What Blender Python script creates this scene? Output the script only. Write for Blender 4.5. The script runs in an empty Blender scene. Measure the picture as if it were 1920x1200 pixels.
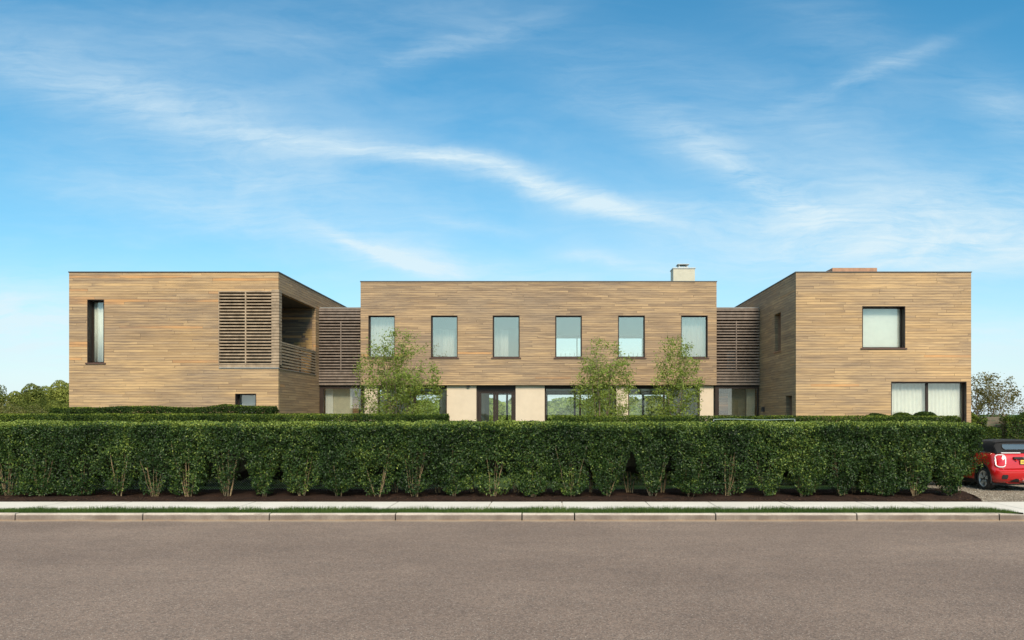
import bpy, bmesh, math, random
import numpy as np
from mathutils import Vector, Matrix
R = math.radians
rng = np.random.default_rng(7)
random.seed(7)
scene = bpy.context.scene
C = scene.collection

# ------------------------------------------------------------------ camera
cd = bpy.data.cameras.new("camera")
cam = bpy.data.objects.new("camera", cd); C.objects.link(cam)
cam.location = (0, 0, 2.2); cam.rotation_euler = (R(90), 0, 0)
cd.sensor_width = 36.0; cd.lens = 1450 / 1920 * 36.0
cd.shift_x = -74 / 1920; cd.shift_y = 176 / 1920
cd.clip_end = 6000
scene.camera = cam

# ------------------------------------------------------------------ light
SUN = Vector((0.16, -0.90, 0.76)).normalized()
sl = bpy.data.lights.new("sun", 'SUN'); sl.energy = 3.6; sl.angle = R(22); sl.color = (1.0, 0.87, 0.69)
so = bpy.data.objects.new("sun", sl); C.objects.link(so)
so.rotation_euler = SUN.to_track_quat('Z', 'Y').to_euler()
so.location = (10, -10, 30)
scene.view_settings.view_transform = 'Standard'
scene.view_settings.look = 'None'
scene.view_settings.exposure = 0.50
scene.view_settings.gamma = 1.0

world = bpy.data.worlds.new("World"); scene.world = world; world.use_nodes = True
def build_world():
    nt = world.node_tree; N = nt.nodes; L = nt.links
    bg = N['Background']; bg.inputs[1].default_value = 0.12
    sky = N.new('ShaderNodeTexSky'); sky.sky_type = 'NISHITA'; sky.sun_disc = False
    sky.sun_elevation = math.asin(SUN.z); sky.sun_rotation = math.atan2(SUN.x, SUN.y)
    sky.air_density = 1.0; sky.dust_density = 0.6; sky.ozone_density = 1.6; sky.altitude = 0
    tc = N.new('ShaderNodeTexCoord')
    sep = N.new('ShaderNodeSeparateXYZ'); L.new(tc.outputs['Generated'], sep.inputs[0])
    def m(op, a, b=None, c=None, clamp=False):
        n = N.new('ShaderNodeMath'); n.operation = op; n.use_clamp = clamp
        for i, v in enumerate((a, b, c)):
            if v is None: continue
            if isinstance(v, (int, float)): n.inputs[i].default_value = v
            else: L.new(v, n.inputs[i])
        return n.outputs[0]
    ay = m('MAXIMUM', m('ABSOLUTE', sep.outputs[1]), 0.12)
    u = m('DIVIDE', sep.outputs[0], ay); v = m('DIVIDE', sep.outputs[2], ay)
    comb = N.new('ShaderNodeCombineXYZ'); L.new(u, comb.inputs[0]); L.new(v, comb.inputs[1])
    # gentle domain warp
    def noise(vec, scale, detail=4, rough=0.55, dist=0.0, sx=1, sy=1, rot=0, off=(0, 0, 0)):
        mp = N.new('ShaderNodeMapping'); L.new(vec, mp.inputs[0])
        mp.inputs['Scale'].default_value = (sx, sy, 1); mp.inputs['Rotation'].default_value = (0, 0, rot)
        mp.inputs['Location'].default_value = off
        n = N.new('ShaderNodeTexNoise'); L.new(mp.outputs[0], n.inputs['Vector'])
        n.inputs['Scale'].default_value = scale; n.inputs['Detail'].default_value = detail
        n.inputs['Roughness'].default_value = rough; n.inputs['Distortion'].default_value = dist
        return n
    wn = noise(comb.outputs[0], 3.2, 6, 0.6)
    sub = N.new('ShaderNodeVectorMath'); sub.operation = 'SUBTRACT'; L.new(wn.outputs['Color'], sub.inputs[0]); sub.inputs[1].default_value = (0.5, 0.5, 0.5)
    scl = N.new('ShaderNodeVectorMath'); scl.operation = 'MULTIPLY'; L.new(sub.outputs[0], scl.inputs[0]); scl.inputs[1].default_value = (0.11, 0.055, 0)
    wv = N.new('ShaderNodeVectorMath'); wv.operation = 'ADD'; L.new(comb.outputs[0], wv.inputs[0]); L.new(scl.outputs[0], wv.inputs[1])
    W = wv.outputs[0]
    def px(x, y): return ((x - 1034) / 1450, (776 - y) / 1450)
    # thin cirrus streaks: x, y, half length, half width (photo pixels), tilt in degrees (down to the right +), strength
    streaks = [(120, 150, 330, 62, 14, .40), (300, 215, 190, 44, 18, .24), (520, 262, 220, 34, 14, .30), (720, 292, 190, 15, 6, .62),
               (880, 318, 180, 19, 14, .54), (1010, 352, 170, 18, 20, .56), (1150, 390, 160, 15, 16, .56), (1310, 400, 190, 22, 4, .45),
               (1400, 325, 150, 26, 32, .52), (1260, 250, 190, 42, 24, .34), (1470, 370, 110, 22, 20, .40),
               (800, 100, 190, 22, -16, .38), (700, 470, 90, 9, 26, .60), (770, 495, 130, 16, 18, .52), (900, 510, 180, 22, 6, .40),
               (1150, 487, 75, 13, 6, .55), (880, 425, 80, 8, 4, .35), (1640, 130, 150, 14, -22, .40), (1590, 70, 220, 60, 30, .22),
               (1790, 420, 330, 75, -6, .80), (1700, 470, 260, 50, 0, .42), (1900, 200, 90, 50, 40, .40), (1560, 300, 260, 90, 20, .20), (420, 380, 420, 60, 6, .20), (1250, 120, 340, 60, 12, .16), (620, 60, 300, 40, -8, .16), (560, 430, 300, 26, 10, .28),
               (40, 600, 260, 70, 0, .85), (1880, 640, 160, 34, -3, .45), (480, 340, 300, 40, 8, .25)]
    tot = None
    for (x, y, l, w, t, s) in streaks:
        cx, cy = px(x, y)
        mp = N.new('ShaderNodeMapping'); mp.vector_type = 'TEXTURE'; L.new(W, mp.inputs[0])
        mp.inputs['Location'].default_value = (cx, cy, 0); mp.inputs['Rotation'].default_value = (0, 0, -R(t))
        mp.inputs['Scale'].default_value = (l / 1450, w / 1450, 1)
        ln = N.new('ShaderNodeVectorMath'); ln.operation = 'LENGTH'; L.new(mp.outputs[0], ln.inputs[0])
        g = m('MULTIPLY', m('EXPONENT', m('MULTIPLY', m('POWER', ln.outputs['Value'], 2.0), -.75)), s * .50)
        tot = g if tot is None else m('ADD', tot, g)
    # wispy fibre texture and overall veil
    f1 = noise(W, 6.0, 8, 0.62, 0.8, 0.8, 3.2, R(14)).outputs['Fac']
    f3 = noise(W, 15.0, 8, 0.7, 1.0, .55, 4.0, R(12), (1.3, 4.7, 0)).outputs['Fac']
    f2 = noise(W, 2.1, 6, 0.6, 0.5, 0.7, 2.1, R(10), (3.1, 1.7, 0)).outputs['Fac']
    veil = m('MULTIPLY', m('SUBTRACT', f2, 0.45, clamp=True), 1.35)
    body = m('MULTIPLY', tot, m('MAXIMUM', m('MULTIPLY_ADD', m('ADD', m('MULTIPLY', f1, .55), m('MULTIPLY', f3, .45)), 4.2, -1.25), 0.10))
    low = m('EXPONENT', m('MULTIPLY', m('MAXIMUM', v, 0.0), -4.2))
    fac = m('ADD', m('ADD', body, m('MULTIPLY', veil, m('MULTIPLY_ADD', f1, .9, .1))), m('ADD', m('MULTIPLY', low, 0.58), m('MULTIPLY', m('EXPONENT', m('MULTIPLY', m('MAXIMUM', v, 0.0), -9.0)), .42)))
    # unseen pale cloud added overhead as neutral soft fill light
    fac = m('ADD', fac, m('MULTIPLY', m('MULTIPLY', m('SUBTRACT', v, 0.62, clamp=True), 1.6, clamp=True), m('MULTIPLY_ADD', f2, .6, .25)))
    fac = m('MINIMUM', fac, 0.90)
    hs = N.new('ShaderNodeHueSaturation'); hs.inputs['Saturation'].default_value = 1.26; hs.inputs['Hue'].default_value = 0.468
    L.new(sky.outputs[0], hs.inputs['Color'])
    tint = N.new('ShaderNodeMix'); tint.data_type = 'RGBA'; tint.blend_type = 'MULTIPLY'; tint.inputs[0].default_value = 1
    L.new(hs.outputs[0], tint.inputs[6])
    tc2 = N.new('ShaderNodeMix'); tc2.data_type = 'RGBA'; L.new(m('EXPONENT', m('MULTIPLY', m('MAXIMUM', v, 0.0), -6.5)), tc2.inputs[0])
    tc2.inputs[6].default_value = (0.14, .68, .92, 1); tc2.inputs[7].default_value = (.86, .98, .98, 1); L.new(tc2.outputs[2], tint.inputs[7])
    mx = N.new('ShaderNodeMix'); mx.data_type = 'RGBA'
    L.new(fac, mx.inputs[0]); L.new(tint.outputs[2], mx.inputs[6]); mx.inputs[7].default_value = (4.5, 5.35, 5.7, 1)
    L.new(mx.outputs[2], bg.inputs[0])
build_world()

# ------------------------------------------------------------------ helpers
def link(o, parent=None):
    C.objects.link(o)
    if parent is not None: o.parent = parent
    return o
def tag(o, label=None, cat=None, group=None, kind=None):
    if label: o['label'] = label
    if cat: o['category'] = cat
    if group: o['group'] = group
    if kind: o['kind'] = kind
    return o
def empty(name, loc, label, cat, group=None):
    o = bpy.data.objects.new(name, None); o.location = loc; o.empty_display_size = .3
    C.objects.link(o); return tag(o, label, cat, group)
class MB:
    """collects geometry in world (or local) coordinates and links it as one mesh"""
    def __init__(s): s.v = []; s.f = []
    def add(s, vs, fs):
        b = len(s.v); s.v += [tuple(p) for p in vs]; s.f += [tuple(b + i for i in f) for f in fs]; return s
    def box(s, x0, x1, y0, y1, z0, z1):
        if x0 > x1: x0, x1 = x1, x0
        if y0 > y1: y0, y1 = y1, y0
        vs = [(x0, y0, z0), (x1, y0, z0), (x1, y1, z0), (x0, y1, z0), (x0, y0, z1), (x1, y0, z1), (x1, y1, z1), (x0, y1, z1)]
        return s.add(vs, [(0, 3, 2, 1), (4, 5, 6, 7), (0, 1, 5, 4), (1, 2, 6, 5), (2, 3, 7, 6), (3, 0, 4, 7)])
    def tube(s, pts, rad, n=6, cap=True):
        pts = [Vector(p) for p in pts]; k = len(pts)
        if not hasattr(rad, '__len__'): rad = [rad] * k
        ring = []; ref = Vector((0.31, 0.17, 0.93)).normalized()
        for i, p in enumerate(pts):
            d = (pts[min(i + 1, k - 1)] - pts[max(i - 1, 0)]).normalized()
            a = d.cross(ref)
            if a.length < 1e-3: a = d.cross(Vector((1, 0, 0)))
            a.normalize(); b = d.cross(a)
            ring += [p + (a * math.cos(2 * math.pi * j / n) + b * math.sin(2 * math.pi * j / n)) * rad[i] for j in range(n)]
        fs = [(i * n + j, i * n + (j + 1) % n, (i + 1) * n + (j + 1) % n, (i + 1) * n + j) for i in range(k - 1) for j in range(n)]
        if cap: fs += [tuple(range(n))[::-1], tuple((k - 1) * n + j for j in range(n))]
        return s.add(ring, fs)
    def panel(s, axis, pos, t, u0, u1, z0, z1, holes):
        """wall slab with rectangular openings. axis 'x': runs along X at y=pos..pos+t; axis 'y': runs along Y at x=pos..pos+t"""
        us = sorted({u0, u1} | {min(max(a, u0), u1) for h in holes for a in h[:2]})
        zs = sorted({z0, z1} | {min(max(a, z0), z1) for h in holes for a in h[2:]})
        nu, nz = len(us) - 1, len(zs) - 1
        sol = [[not any(h[0] - 1e-6 <= (us[i] + us[i + 1]) / 2 <= h[1] + 1e-6 and h[2] <= (zs[j] + zs[j + 1]) / 2 <= h[3] for h in holes) for j in range(nz)] for i in range(nu)]
        def P(u, w, z): return (u, w, z) if axis == 'x' else (w, u, z)
        a, b = pos, pos + t
        for i in range(nu):
            for j in range(nz):
                if not sol[i][j]: continue
                ua, ub, za, zb = us[i], us[i + 1], zs[j], zs[j + 1]
                s.add([P(ua, a, za), P(ub, a, za), P(ub, a, zb), P(ua, a, zb)], [(0, 1, 2, 3)])
                s.add([P(ua, b, za), P(ub, b, za), P(ub, b, zb), P(ua, b, zb)], [(3, 2, 1, 0)])
                if i == 0 or not sol[i - 1][j]: s.add([P(ua, a, za), P(ua, b, za), P(ua, b, zb), P(ua, a, zb)], [(3, 2, 1, 0)])
                if i == nu - 1 or not sol[i + 1][j]: s.add([P(ub, a, za), P(ub, b, za), P(ub, b, zb), P(ub, a, zb)], [(0, 1, 2, 3)])
                if j == 0 or not sol[i][j - 1]: s.add([P(ua, a, za), P(ub, a, za), P(ub, b, za), P(ua, b, za)], [(3, 2, 1, 0)])
                if j == nz - 1 or not sol[i][j + 1]: s.add([P(ua, a, zb), P(ub, a, zb), P(ub, b, zb), P(ua, b, zb)], [(0, 1, 2, 3)])
        return s
    def build(s, name, mat, parent=None, smooth=False, off=None, weld=True):
        me = bpy.data.meshes.new(name)
        o_ = Vector((0, 0, 0)) if off is None else Vector(off)
        me.from_pydata([(p[0] - o_.x, p[1] - o_.y, p[2] - o_.z) for p in s.v], [], s.f); me.update()
        bm = bmesh.new(); bm.from_mesh(me)
        if weld: bmesh.ops.remove_doubles(bm, verts=bm.verts, dist=1e-4)
        bmesh.ops.recalc_face_normals(bm, faces=bm.faces); bm.to_mesh(me); bm.free()
        me.materials.append(mat)
        if smooth:
            me.shade_smooth(); me.set_sharp_from_angle(angle=R(42))
        return link(bpy.data.objects.new(name, me), parent)

# ------------------------------------------------------------------ materials
class NT:
    def __init__(s, name):
        s.m = bpy.data.materials.new(name); s.m.use_nodes = True; s.t = s.m.node_tree; s.N = s.t.nodes; s.L = s.t.links
        s.b = s.N['Principled BSDF']; s.out = s.N['Material Output']
        s.co = s.N.new('ShaderNodeTexCoord')
    def put(s, v, sock):
        if isinstance(v, (int, float)): sock.default_value = v
        elif isinstance(v, (tuple, list)): sock.default_value = tuple(v) + ((1,) if len(v) == 3 and sock.type == 'RGBA' else ())
        else: s.L.new(v, sock)
    def math(s, op, a, b=None, c=None, clamp=False):
        n = s.N.new('ShaderNodeMath'); n.operation = op; n.use_clamp = clamp
        for i, v in enumerate((a, b, c)):
            if v is not None: s.put(v, n.inputs[i])
        return n.outputs[0]
    def noise(s, scale, detail=4, rough=.55, stretch=(1, 1, 1), off=(0, 0, 0), vec=None, col=False):
        mp = s.N.new('ShaderNodeMapping'); s.L.new(vec or s.co.outputs['Object'], mp.inputs[0])
        mp.inputs['Scale'].default_value = stretch; mp.inputs['Location'].default_value = off
        n = s.N.new('ShaderNodeTexNoise'); s.L.new(mp.outputs[0], n.inputs['Vector'])
        n.inputs['Scale'].default_value = scale; n.inputs['Detail'].default_value = detail; n.inputs['Roughness'].default_value = rough
        return n.outputs['Color' if col else 'Fac']
    def ramp(s, fac, stops, interp='LINEAR'):
        n = s.N.new('ShaderNodeValToRGB'); s.put(fac, n.inputs[0]); r = n.color_ramp; r.interpolation = interp
        while len(r.elements) < len(stops): r.elements.new(.5)
        for e, (p, c) in zip(r.elements, stops): e.position = p; e.color = tuple(c) + (1,)
        return n.outputs[0]
    def mix(s, fac, a, b, mode='MIX'):
        n = s.N.new('ShaderNodeMix'); n.data_type = 'RGBA'; n.blend_type = mode
        s.put(fac, n.inputs[0]); s.put(a, n.inputs[6]); s.put(b, n.inputs[7]); return n.outputs[2]
    def mr(s, v, a, b, c, d):
        n = s.N.new('ShaderNodeMapRange'); s.put(v, n.inputs[0])
        for i, x in enumerate((a, b, c, d)): n.inputs[i + 1].default_value = x
        return n.outputs[0]
    def bump(s, h, strength=.4, dist=.02):
        n = s.N.new('ShaderNodeBump'); s.put(h, n.inputs['Height']); n.inputs['Strength'].default_value = strength; n.inputs['Distance'].default_value = dist
        s.L.new(n.outputs[0], s.b.inputs['Normal']); return n
    def set(s, **k):
        for a, v in k.items(): s.put(v, s.b.inputs[{'base': 'Base Color', 'rough': 'Roughness', 'metal': 'Metallic', 'spec': 'Specular IOR Level', 'coat': 'Coat Weight', 'sheen': 'Sheen Weight'}[a]])
        return s.m

def simple(name, col, rough=.6, metal=0, var=.12, scale=6, spec=.5, coat=0, bump=0):
    n = NT(name); f = n.noise(scale, 5, .6)
    lo = [c * (1 - var) for c in col]; hi = [min(1, c * (1 + var)) for c in col]
    n.set(base=n.ramp(f, [(.3, lo), (.7, hi)]), rough=rough, metal=metal, spec=spec, coat=coat)
    if bump: n.bump(n.noise(scale * 12, 4, .6), bump, .01)
    return n.m

def planks(name, stops, wear=1.0, h=0.089, warm=0.0, orange=0.05, seed=0.0, lines=.5, tint=(1.07, 1.01, .96)):
    """horizontal cedar boards: each board its own tone, grain streaks, weather blotches, fine dark joint"""
    n = NT(name)
    sp = n.N.new('ShaderNodeSeparateXYZ'); n.L.new(n.co.outputs['Object'], sp.inputs[0])
    u = n.math('ADD', sp.outputs[0], sp.outputs[1]); z = n.math('DIVIDE', sp.outputs[2], h)
    row = n.math('FLOOR', z); fr = n.math('FRACT', z)
    def wn(a, b):
        c = n.N.new('ShaderNodeCombineXYZ'); n.put(a, c.inputs[0]); n.put(b, c.inputs[1]); c.inputs[2].default_value = seed
        w = n.N.new('ShaderNodeTexWhiteNoise'); w.noise_dimensions = '3D'; n.L.new(c.outputs[0], w.inputs[0]); return w.outputs['Value'], w.outputs['Color']
    r1, _ = wn(row, 3.7)
    r2, _ = wn(row, 9.1)
    length = n.math('MULTIPLY_ADD', r2, 2.2, 1.3)
    bu = n.math('DIVIDE', n.math('MULTIPLY_ADD', r1, 7.0, u), length)
    idx = n.math('FLOOR', bu); fb = n.math('FRACT', bu)
    rb, rc = wn(row, n.math('MULTIPLY_ADD', idx, 1.37, .5))
    cs = n.N.new('ShaderNodeSeparateColor'); n.L.new(rc, cs.inputs[0])
    base = n.ramp(rb, stops)
    # new, less weathered boards
    isor = n.math('GREATER_THAN', cs.outputs[1], 1 - orange)
    base = n.mix(n.math('MULTIPLY', isor, .8), base, (.56, .30, .12))
    cv = n.N.new('ShaderNodeCombineXYZ'); n.put(u, cv.inputs[0]); n.put(rb, cv.inputs[1]); n.put(sp.outputs[2], cv.inputs[2])
    grain = n.noise(1.0, 6, .65, (1.6, 30, 45), vec=cv.outputs[0])
    streak = n.noise(1.0, 6, .66, (.95, 6, 15.0), (seed, 4, 2), vec=cv.outputs[0])
    streak2 = n.noise(1.0, 5, .6, (.40, 1.5, 5.0), (seed, 8, 5), vec=cv.outputs[0])
    blotch = n.noise(.38, 4, .6, (1, 1, 1.8), (seed * 3, 1, 7))
    gold = n.noise(1.0, 5, .6, (.55, 5, 8.0), (seed * 2, 3, 9), vec=cv.outputs[0])
    k = n.mr(grain, .25, .75, .78, 1.20)
    dark = n.math('MULTIPLY', n.mr(streak, .44, .62, 0, .88 * wear), n.mr(blotch, .34, .62, .30, 1.0))
    dark2 = n.mr(streak2, .43, .64, 0, .58 * wear)
    kk = n.N.new('ShaderNodeCombineColor')
    for i in range(3): n.L.new(k, kk.inputs[i])
    c = n.mix(1.0, base, kk.outputs[0], 'MULTIPLY')
    c = n.mix(n.mr(gold, .50, .70, 0, .34), c, (.64, .445, .235))
    c = n.mix(dark2, c, (.25, .188, .135))
    c = n.mix(dark, c, (.135, .098, .074))
    c = n.mix(n.mr(blotch, .42, .66, 0, .50 * wear), c, (.285, .225, .165))
    c = n.mix(1.0, c, n.ramp(n.noise(.21, 3, .5, (1, 1, 1.5), (seed, 5, 1)), [(.35, (.90, .90, .92)), (.65, (1.10, 1.09, 1.06))]), 'MULTIPLY')
    lf = n.math('LESS_THAN', n.math('MINIMUM', fr, n.math('SUBTRACT', 1.0, fr)), .055)
    ef = n.math('LESS_THAN', n.math('MINIMUM', fb, n.math('SUBTRACT', 1.0, fb)), .0016)
    joint = n.math('MAXIMUM', lf, ef)
    c = n.mix(n.math('MULTIPLY', joint, n.math('MULTIPLY_ADD', r1, .7, lines * .55)), c, (.06, .042, .03))
    c = n.mix(1.0, c, tint, 'MULTIPLY')
    n.set(base=c, rough=n.mr(grain, .2, .8, .62, .82), spec=.25)
    hgt = n.math('ADD', n.math('MULTIPLY_ADD', joint, -1.0, n.math('MULTIPLY', cs.outputs[0], .35)), n.math('MULTIPLY', grain, .25))
    n.bump(hgt, .55, .012)
    return n.m

M = {}
tan = [(0, (.40, .275, .145)), (.35, (.49, .34, .18)), (.7, (.54, .38, .20)), (1, (.45, .325, .19))]
grey = [(0, (.35, .245, .145)), (.4, (.42, .30, .18)), (.75, (.47, .335, .195)), (1, (.38, .28, .175))]
M['wood_left'] = planks('cedar_weathered_tan', tan, .9, seed=1.0, orange=.06)
M['wood_mid'] = planks('cedar_weathered_grey', grey, 1.15, seed=5.0, orange=.02)
M['wood_right'] = planks('cedar_tan', tan, .8, seed=9.0, orange=.015)
M['wood_honey'] = planks('cedar_sheltered', [(0, (.07, .062, .058)), (.6, (.10, .085, .075)), (1, (.17, .12, .075))], .4, seed=3.0, orange=.25)  # recess shade put into the dark boards, sunlit spots into the orange ones
M['honey'] = simple('honey_cedar', (.36, .22, .085), .6, var=.35, scale=3)  # colour of a sunlight glow on the terrace wall
M['wood_dark'] = simple('shaded_soffit_boards', (.07, .062, .058), .8, var=.2)  # shade under the terrace roof put into the board colour
M['wood_side'] = planks('cedar_side', [(0, (.35, .225, .125)), (1, (.48, .32, .18))], .8, seed=13.0, orange=.03)  # darker copy of the cladding, shade of the flank put into its colour
M['wood_side_warm'] = planks('cedar_side_warm', [(0, (.33, .22, .12)), (1, (.48, .33, .18))], .6, seed=15.0, orange=.03)
M['wood_dim'] = simple('dim_olive_panelling', (.20, .19, .12), .7, var=.2)
M['wood_olive'] = simple('olive_panelling', (.58, .56, .42), .7, var=.10)
M['slat'] = simple('slat_wood', (.20, .155, .125), .7, var=.3, scale=5, spec=.25)
M['slat_tan'] = simple('slat_tan_wood', (.33, .245, .165), .7, var=.3, scale=5, spec=.25)
M['slat_red'] = simple('reddish_cedar', (.36, .185, .105), .65, var=.2)
M['frame'] = simple('dark_bronze_metal', (.030, .019, .014), .5, 0, var=.2, spec=.3)
M['reveal'] = simple('dark_reveal', (.09, .045, .030), .6, var=.2)
M['coping'] = simple('coping_metal', (.10, .085, .07), .5, .5)
M['roof'] = simple('roof_membrane', (.22, .22, .21), .85)
M['white'] = simple('white_plaster', (.78, .77, .73), .8, var=.03)
M['ceil'] = simple('ceiling_paint', (.84, .86, .82), .85, var=.02)
M['floor_in'] = simple('oak_floor', (.42, .32, .22), .5, var=.12)
M['stone'] = simple('limestone_render', (.62, .51, .385), .8, var=.05, scale=3, bump=.15)
M['chim'] = simple('pale_stucco', (.50, .47, .37), .8, var=.06)
M['linen'] = simple('linen_fabric', (.86, .88, .82), .85, var=.04)
M['linen_grey'] = simple('grey_linen', (.62, .64, .62), .85, var=.06)
M['metal'] = simple('galvanised_wire', (.42, .42, .40), .4, .7)
M['bright_metal'] = simple('alloy', (.66, .64, .60), .38, .35, var=.03)
M['chrome'] = simple('chrome_trim', (.92, .92, .92), .12, 1.0, var=.02)
M['black'] = simple('black_plastic', (.018, .018, .019), .5, var=.2)
M['rubber'] = simple('tyre_rubber', (.022, .022, .022), .8, var=.25, scale=20)
M['fabric'] = simple('soft_top_canvas', (.014, .0135, .014), .95, var=.15, scale=40, bump=.2)
M['red'] = simple('red_car_paint', (.50, .010, .012), .28, 0, var=.03, coat=1.0)
M['lens'] = simple('red_lamp_lens', (.55, .008, .008), .15, 0, var=.2, coat=1.0)
M['plate'] = simple('yellow_plate', (.80, .55, .08), .5, var=.05)
M['lamp_ring'] = simple('pale_lamp_ring', (.88, .86, .84), .25, .15, var=.02)
M['navy'] = simple('navy_ink', (.02, .03, .09), .5)
M['wood_fence'] = simple('grey_fence_board', (.13, .11, .075), .8, var=.25)
M['bark'] = simple('bark', (.22, .16, .11), .85, var=.3, scale=14, bump=.3)
M['twig'] = simple('shaded_twigs', (.020, .022, .010), .95, var=.5, scale=30)  # shade inside the hedges put into the colour
M['stem'] = simple('privet_stem', (.27, .19, .10), .8, var=.35, scale=10)
M['hose'] = simple('pale_hose', (.28, .36, .32), .4)

def glass_mat(name, refl=.10, tint=(.93, .97, .94), gcol=(.95, 1, .97)):
    n = NT(name); n.N.remove(n.b)
    tr = n.N.new('ShaderNodeBsdfTransparent'); tr.inputs[0].default_value = tint + (1,)
    gl = n.N.new('ShaderNodeBsdfGlossy'); gl.inputs['Roughness'].default_value = 0.01; gl.inputs[0].default_value = gcol + (1,)
    lw = n.N.new('ShaderNodeLayerWeight'); lw.inputs[0].default_value = .35
    f = n.math('MULTIPLY_ADD', lw.outputs['Fresnel'], .8, refl, clamp=True)
    mx = n.N.new('ShaderNodeMixShader'); n.put(f, mx.inputs[0]); n.L.new(tr.outputs[0], mx.inputs[1]); n.L.new(gl.outputs[0], mx.inputs[2])
    n.L.new(mx.outputs[0], n.out.inputs[0]); return n.m
M['glass'] = glass_mat('window_glass', .08, (.985, .99, .97), (1, .98, .93))
M['glass_up'] = glass_mat('coated_glass', .25, (.995, .985, .96), (1, .90, .78))
M['glass_low'] = glass_mat('clear_glass', .015, (.97, .99, .975))
M['car_glass'] = glass_mat('car_window_glass', .30, (.5, .55, .5))

def leafmat(name, dark, mid, light, trans=.3, rough=.45, spec=.4):
    n = NT(name)
    at = n.N.new('ShaderNodeAttribute'); at.attribute_name = 'tone'
    f = n.noise(.9, 4, .6)
    t = n.math('ADD', at.outputs['Fac'], n.mr(f, .3, .7, -.13, .13))
    c = n.ramp(t, [(0, dark), (.5, mid), (1, light)])
    n.set(base=c, rough=rough, spec=spec)
    tl = n.N.new('ShaderNodeBsdfTranslucent'); n.L.new(n.mix(1, c, (1.25, 1.3, .5), 'MULTIPLY'), tl.inputs[0])
    mx = n.N.new('ShaderNodeMixShader'); mx.inputs[0].default_value = trans
    n.L.new(n.b.outputs[0], mx.inputs[1]); n.L.new(tl.outputs[0], mx.inputs[2]); n.L.new(mx.outputs[0], n.out.inputs[0])
    return n.m
M['privet'] = leafmat('privet_leaf', (.008, .020, .005), (.036, .078, .014), (.25, .31, .055), .16, .45, .3)
M['hedge2'] = leafmat('far_hedge_leaf', (.010, .022, .005), (.042, .080, .014), (.24, .29, .040), .3, .6, .2)
M['birch'] = leafmat('young_tree_leaf', (.085, .125, .030), (.19, .25, .060), (.35, .42, .09), .4, .6, .2)
M['far_green'] = leafmat('far_tree_leaf', (.045, .060, .012), (.12, .145, .030), (.26, .28, .06), .2, .7, .15)
M['far_olive'] = leafmat('olive_shrub_leaf', (.06, .07, .015), (.12, .12, .03), (.22, .19, .05), .2)
M['rust'] = leafmat('bronze_tree_leaf', (.07, .060, .018), (.15, .125, .030), (.25, .21, .05), .35)
M['grass_blade'] = leafmat('grass_blade', (.028, .062, .014), (.065, .118, .028), (.14, .19, .05), .35, .7, .1)

# ------------------------------------------------------------------ foliage
def leaves(name, pts, nrm, size, tone, mat, parent=None, off=(0, 0, 0), wid=.5, spread=.9):
    n = len(pts); pts = np.asarray(pts, float) - np.asarray(off)
    nn = nrm + rng.normal(0, spread, (n, 3)); nn /= np.linalg.norm(nn, axis=1)[:, None] + 1e-9
    t = rng.normal(0, 1, (n, 3)); t[:, 2] += .5
    t -= (t * nn).sum(1)[:, None] * nn; t /= np.linalg.norm(t, axis=1)[:, None] + 1e-9
    b = np.cross(nn, t); s = (size * rng.uniform(.65, 1.3, n))[:, None]
    v = np.empty((n, 4, 3))
    v[:, 0] = pts - t * s * .5; v[:, 2] = pts + t * s * .5
    fold = nn * s * .13
    v[:, 1] = pts + b * s * wid * .5 + fold - t * s * .05; v[:, 3] = pts - b * s * wid * .5 + fold - t * s * .05
    me = bpy.data.meshes.new(name)
    me.vertices.add(4 * n); me.vertices.foreach_set('co', v.reshape(-1))
    me.loops.add(6 * n); me.polygons.add(2 * n)
    base = (np.arange(n) * 4)[:, None]
    me.loops.foreach_set('vertex_index', (base + np.array([[0, 1, 2, 0, 2, 3]])).reshape(-1))
    me.polygons.foreach_set('loop_start', np.arange(2 * n) * 3)
    me.update(calc_edges=True)
    a = me.attributes.new('tone', 'FLOAT', 'POINT'); a.data.foreach_set('value', np.repeat(np.clip(tone, 0, 1), 4).astype(np.float32))
    me.materials.append(mat)
    return link(bpy.data.objects.new(name, me), parent)

def vnoise(p, f, seed=0):
    """smooth value noise in numpy, p (n,k)"""
    q = p * f + seed * 17.3; i = np.floor(q).astype(np.int64); fr = q - i; fr = fr * fr * (3 - 2 * fr)
    k = p.shape[1]; out = np.zeros(len(p))
    for c in range(2 ** k):
        w = np.ones(len(p)); h = np.zeros(len(p), np.int64)
        for d in range(k):
            bit = (c >> d) & 1; w *= fr[:, d] if bit else 1 - fr[:, d]
            h = h * 73856093 + (i[:, d] + bit) * (19349663 + 83492791 * d)
        h = (h ^ (h >> 13)) * 1274126177; h = (h ^ (h >> 16)) & 0xffff
        out += w * h / 65535.0
    return out

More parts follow.
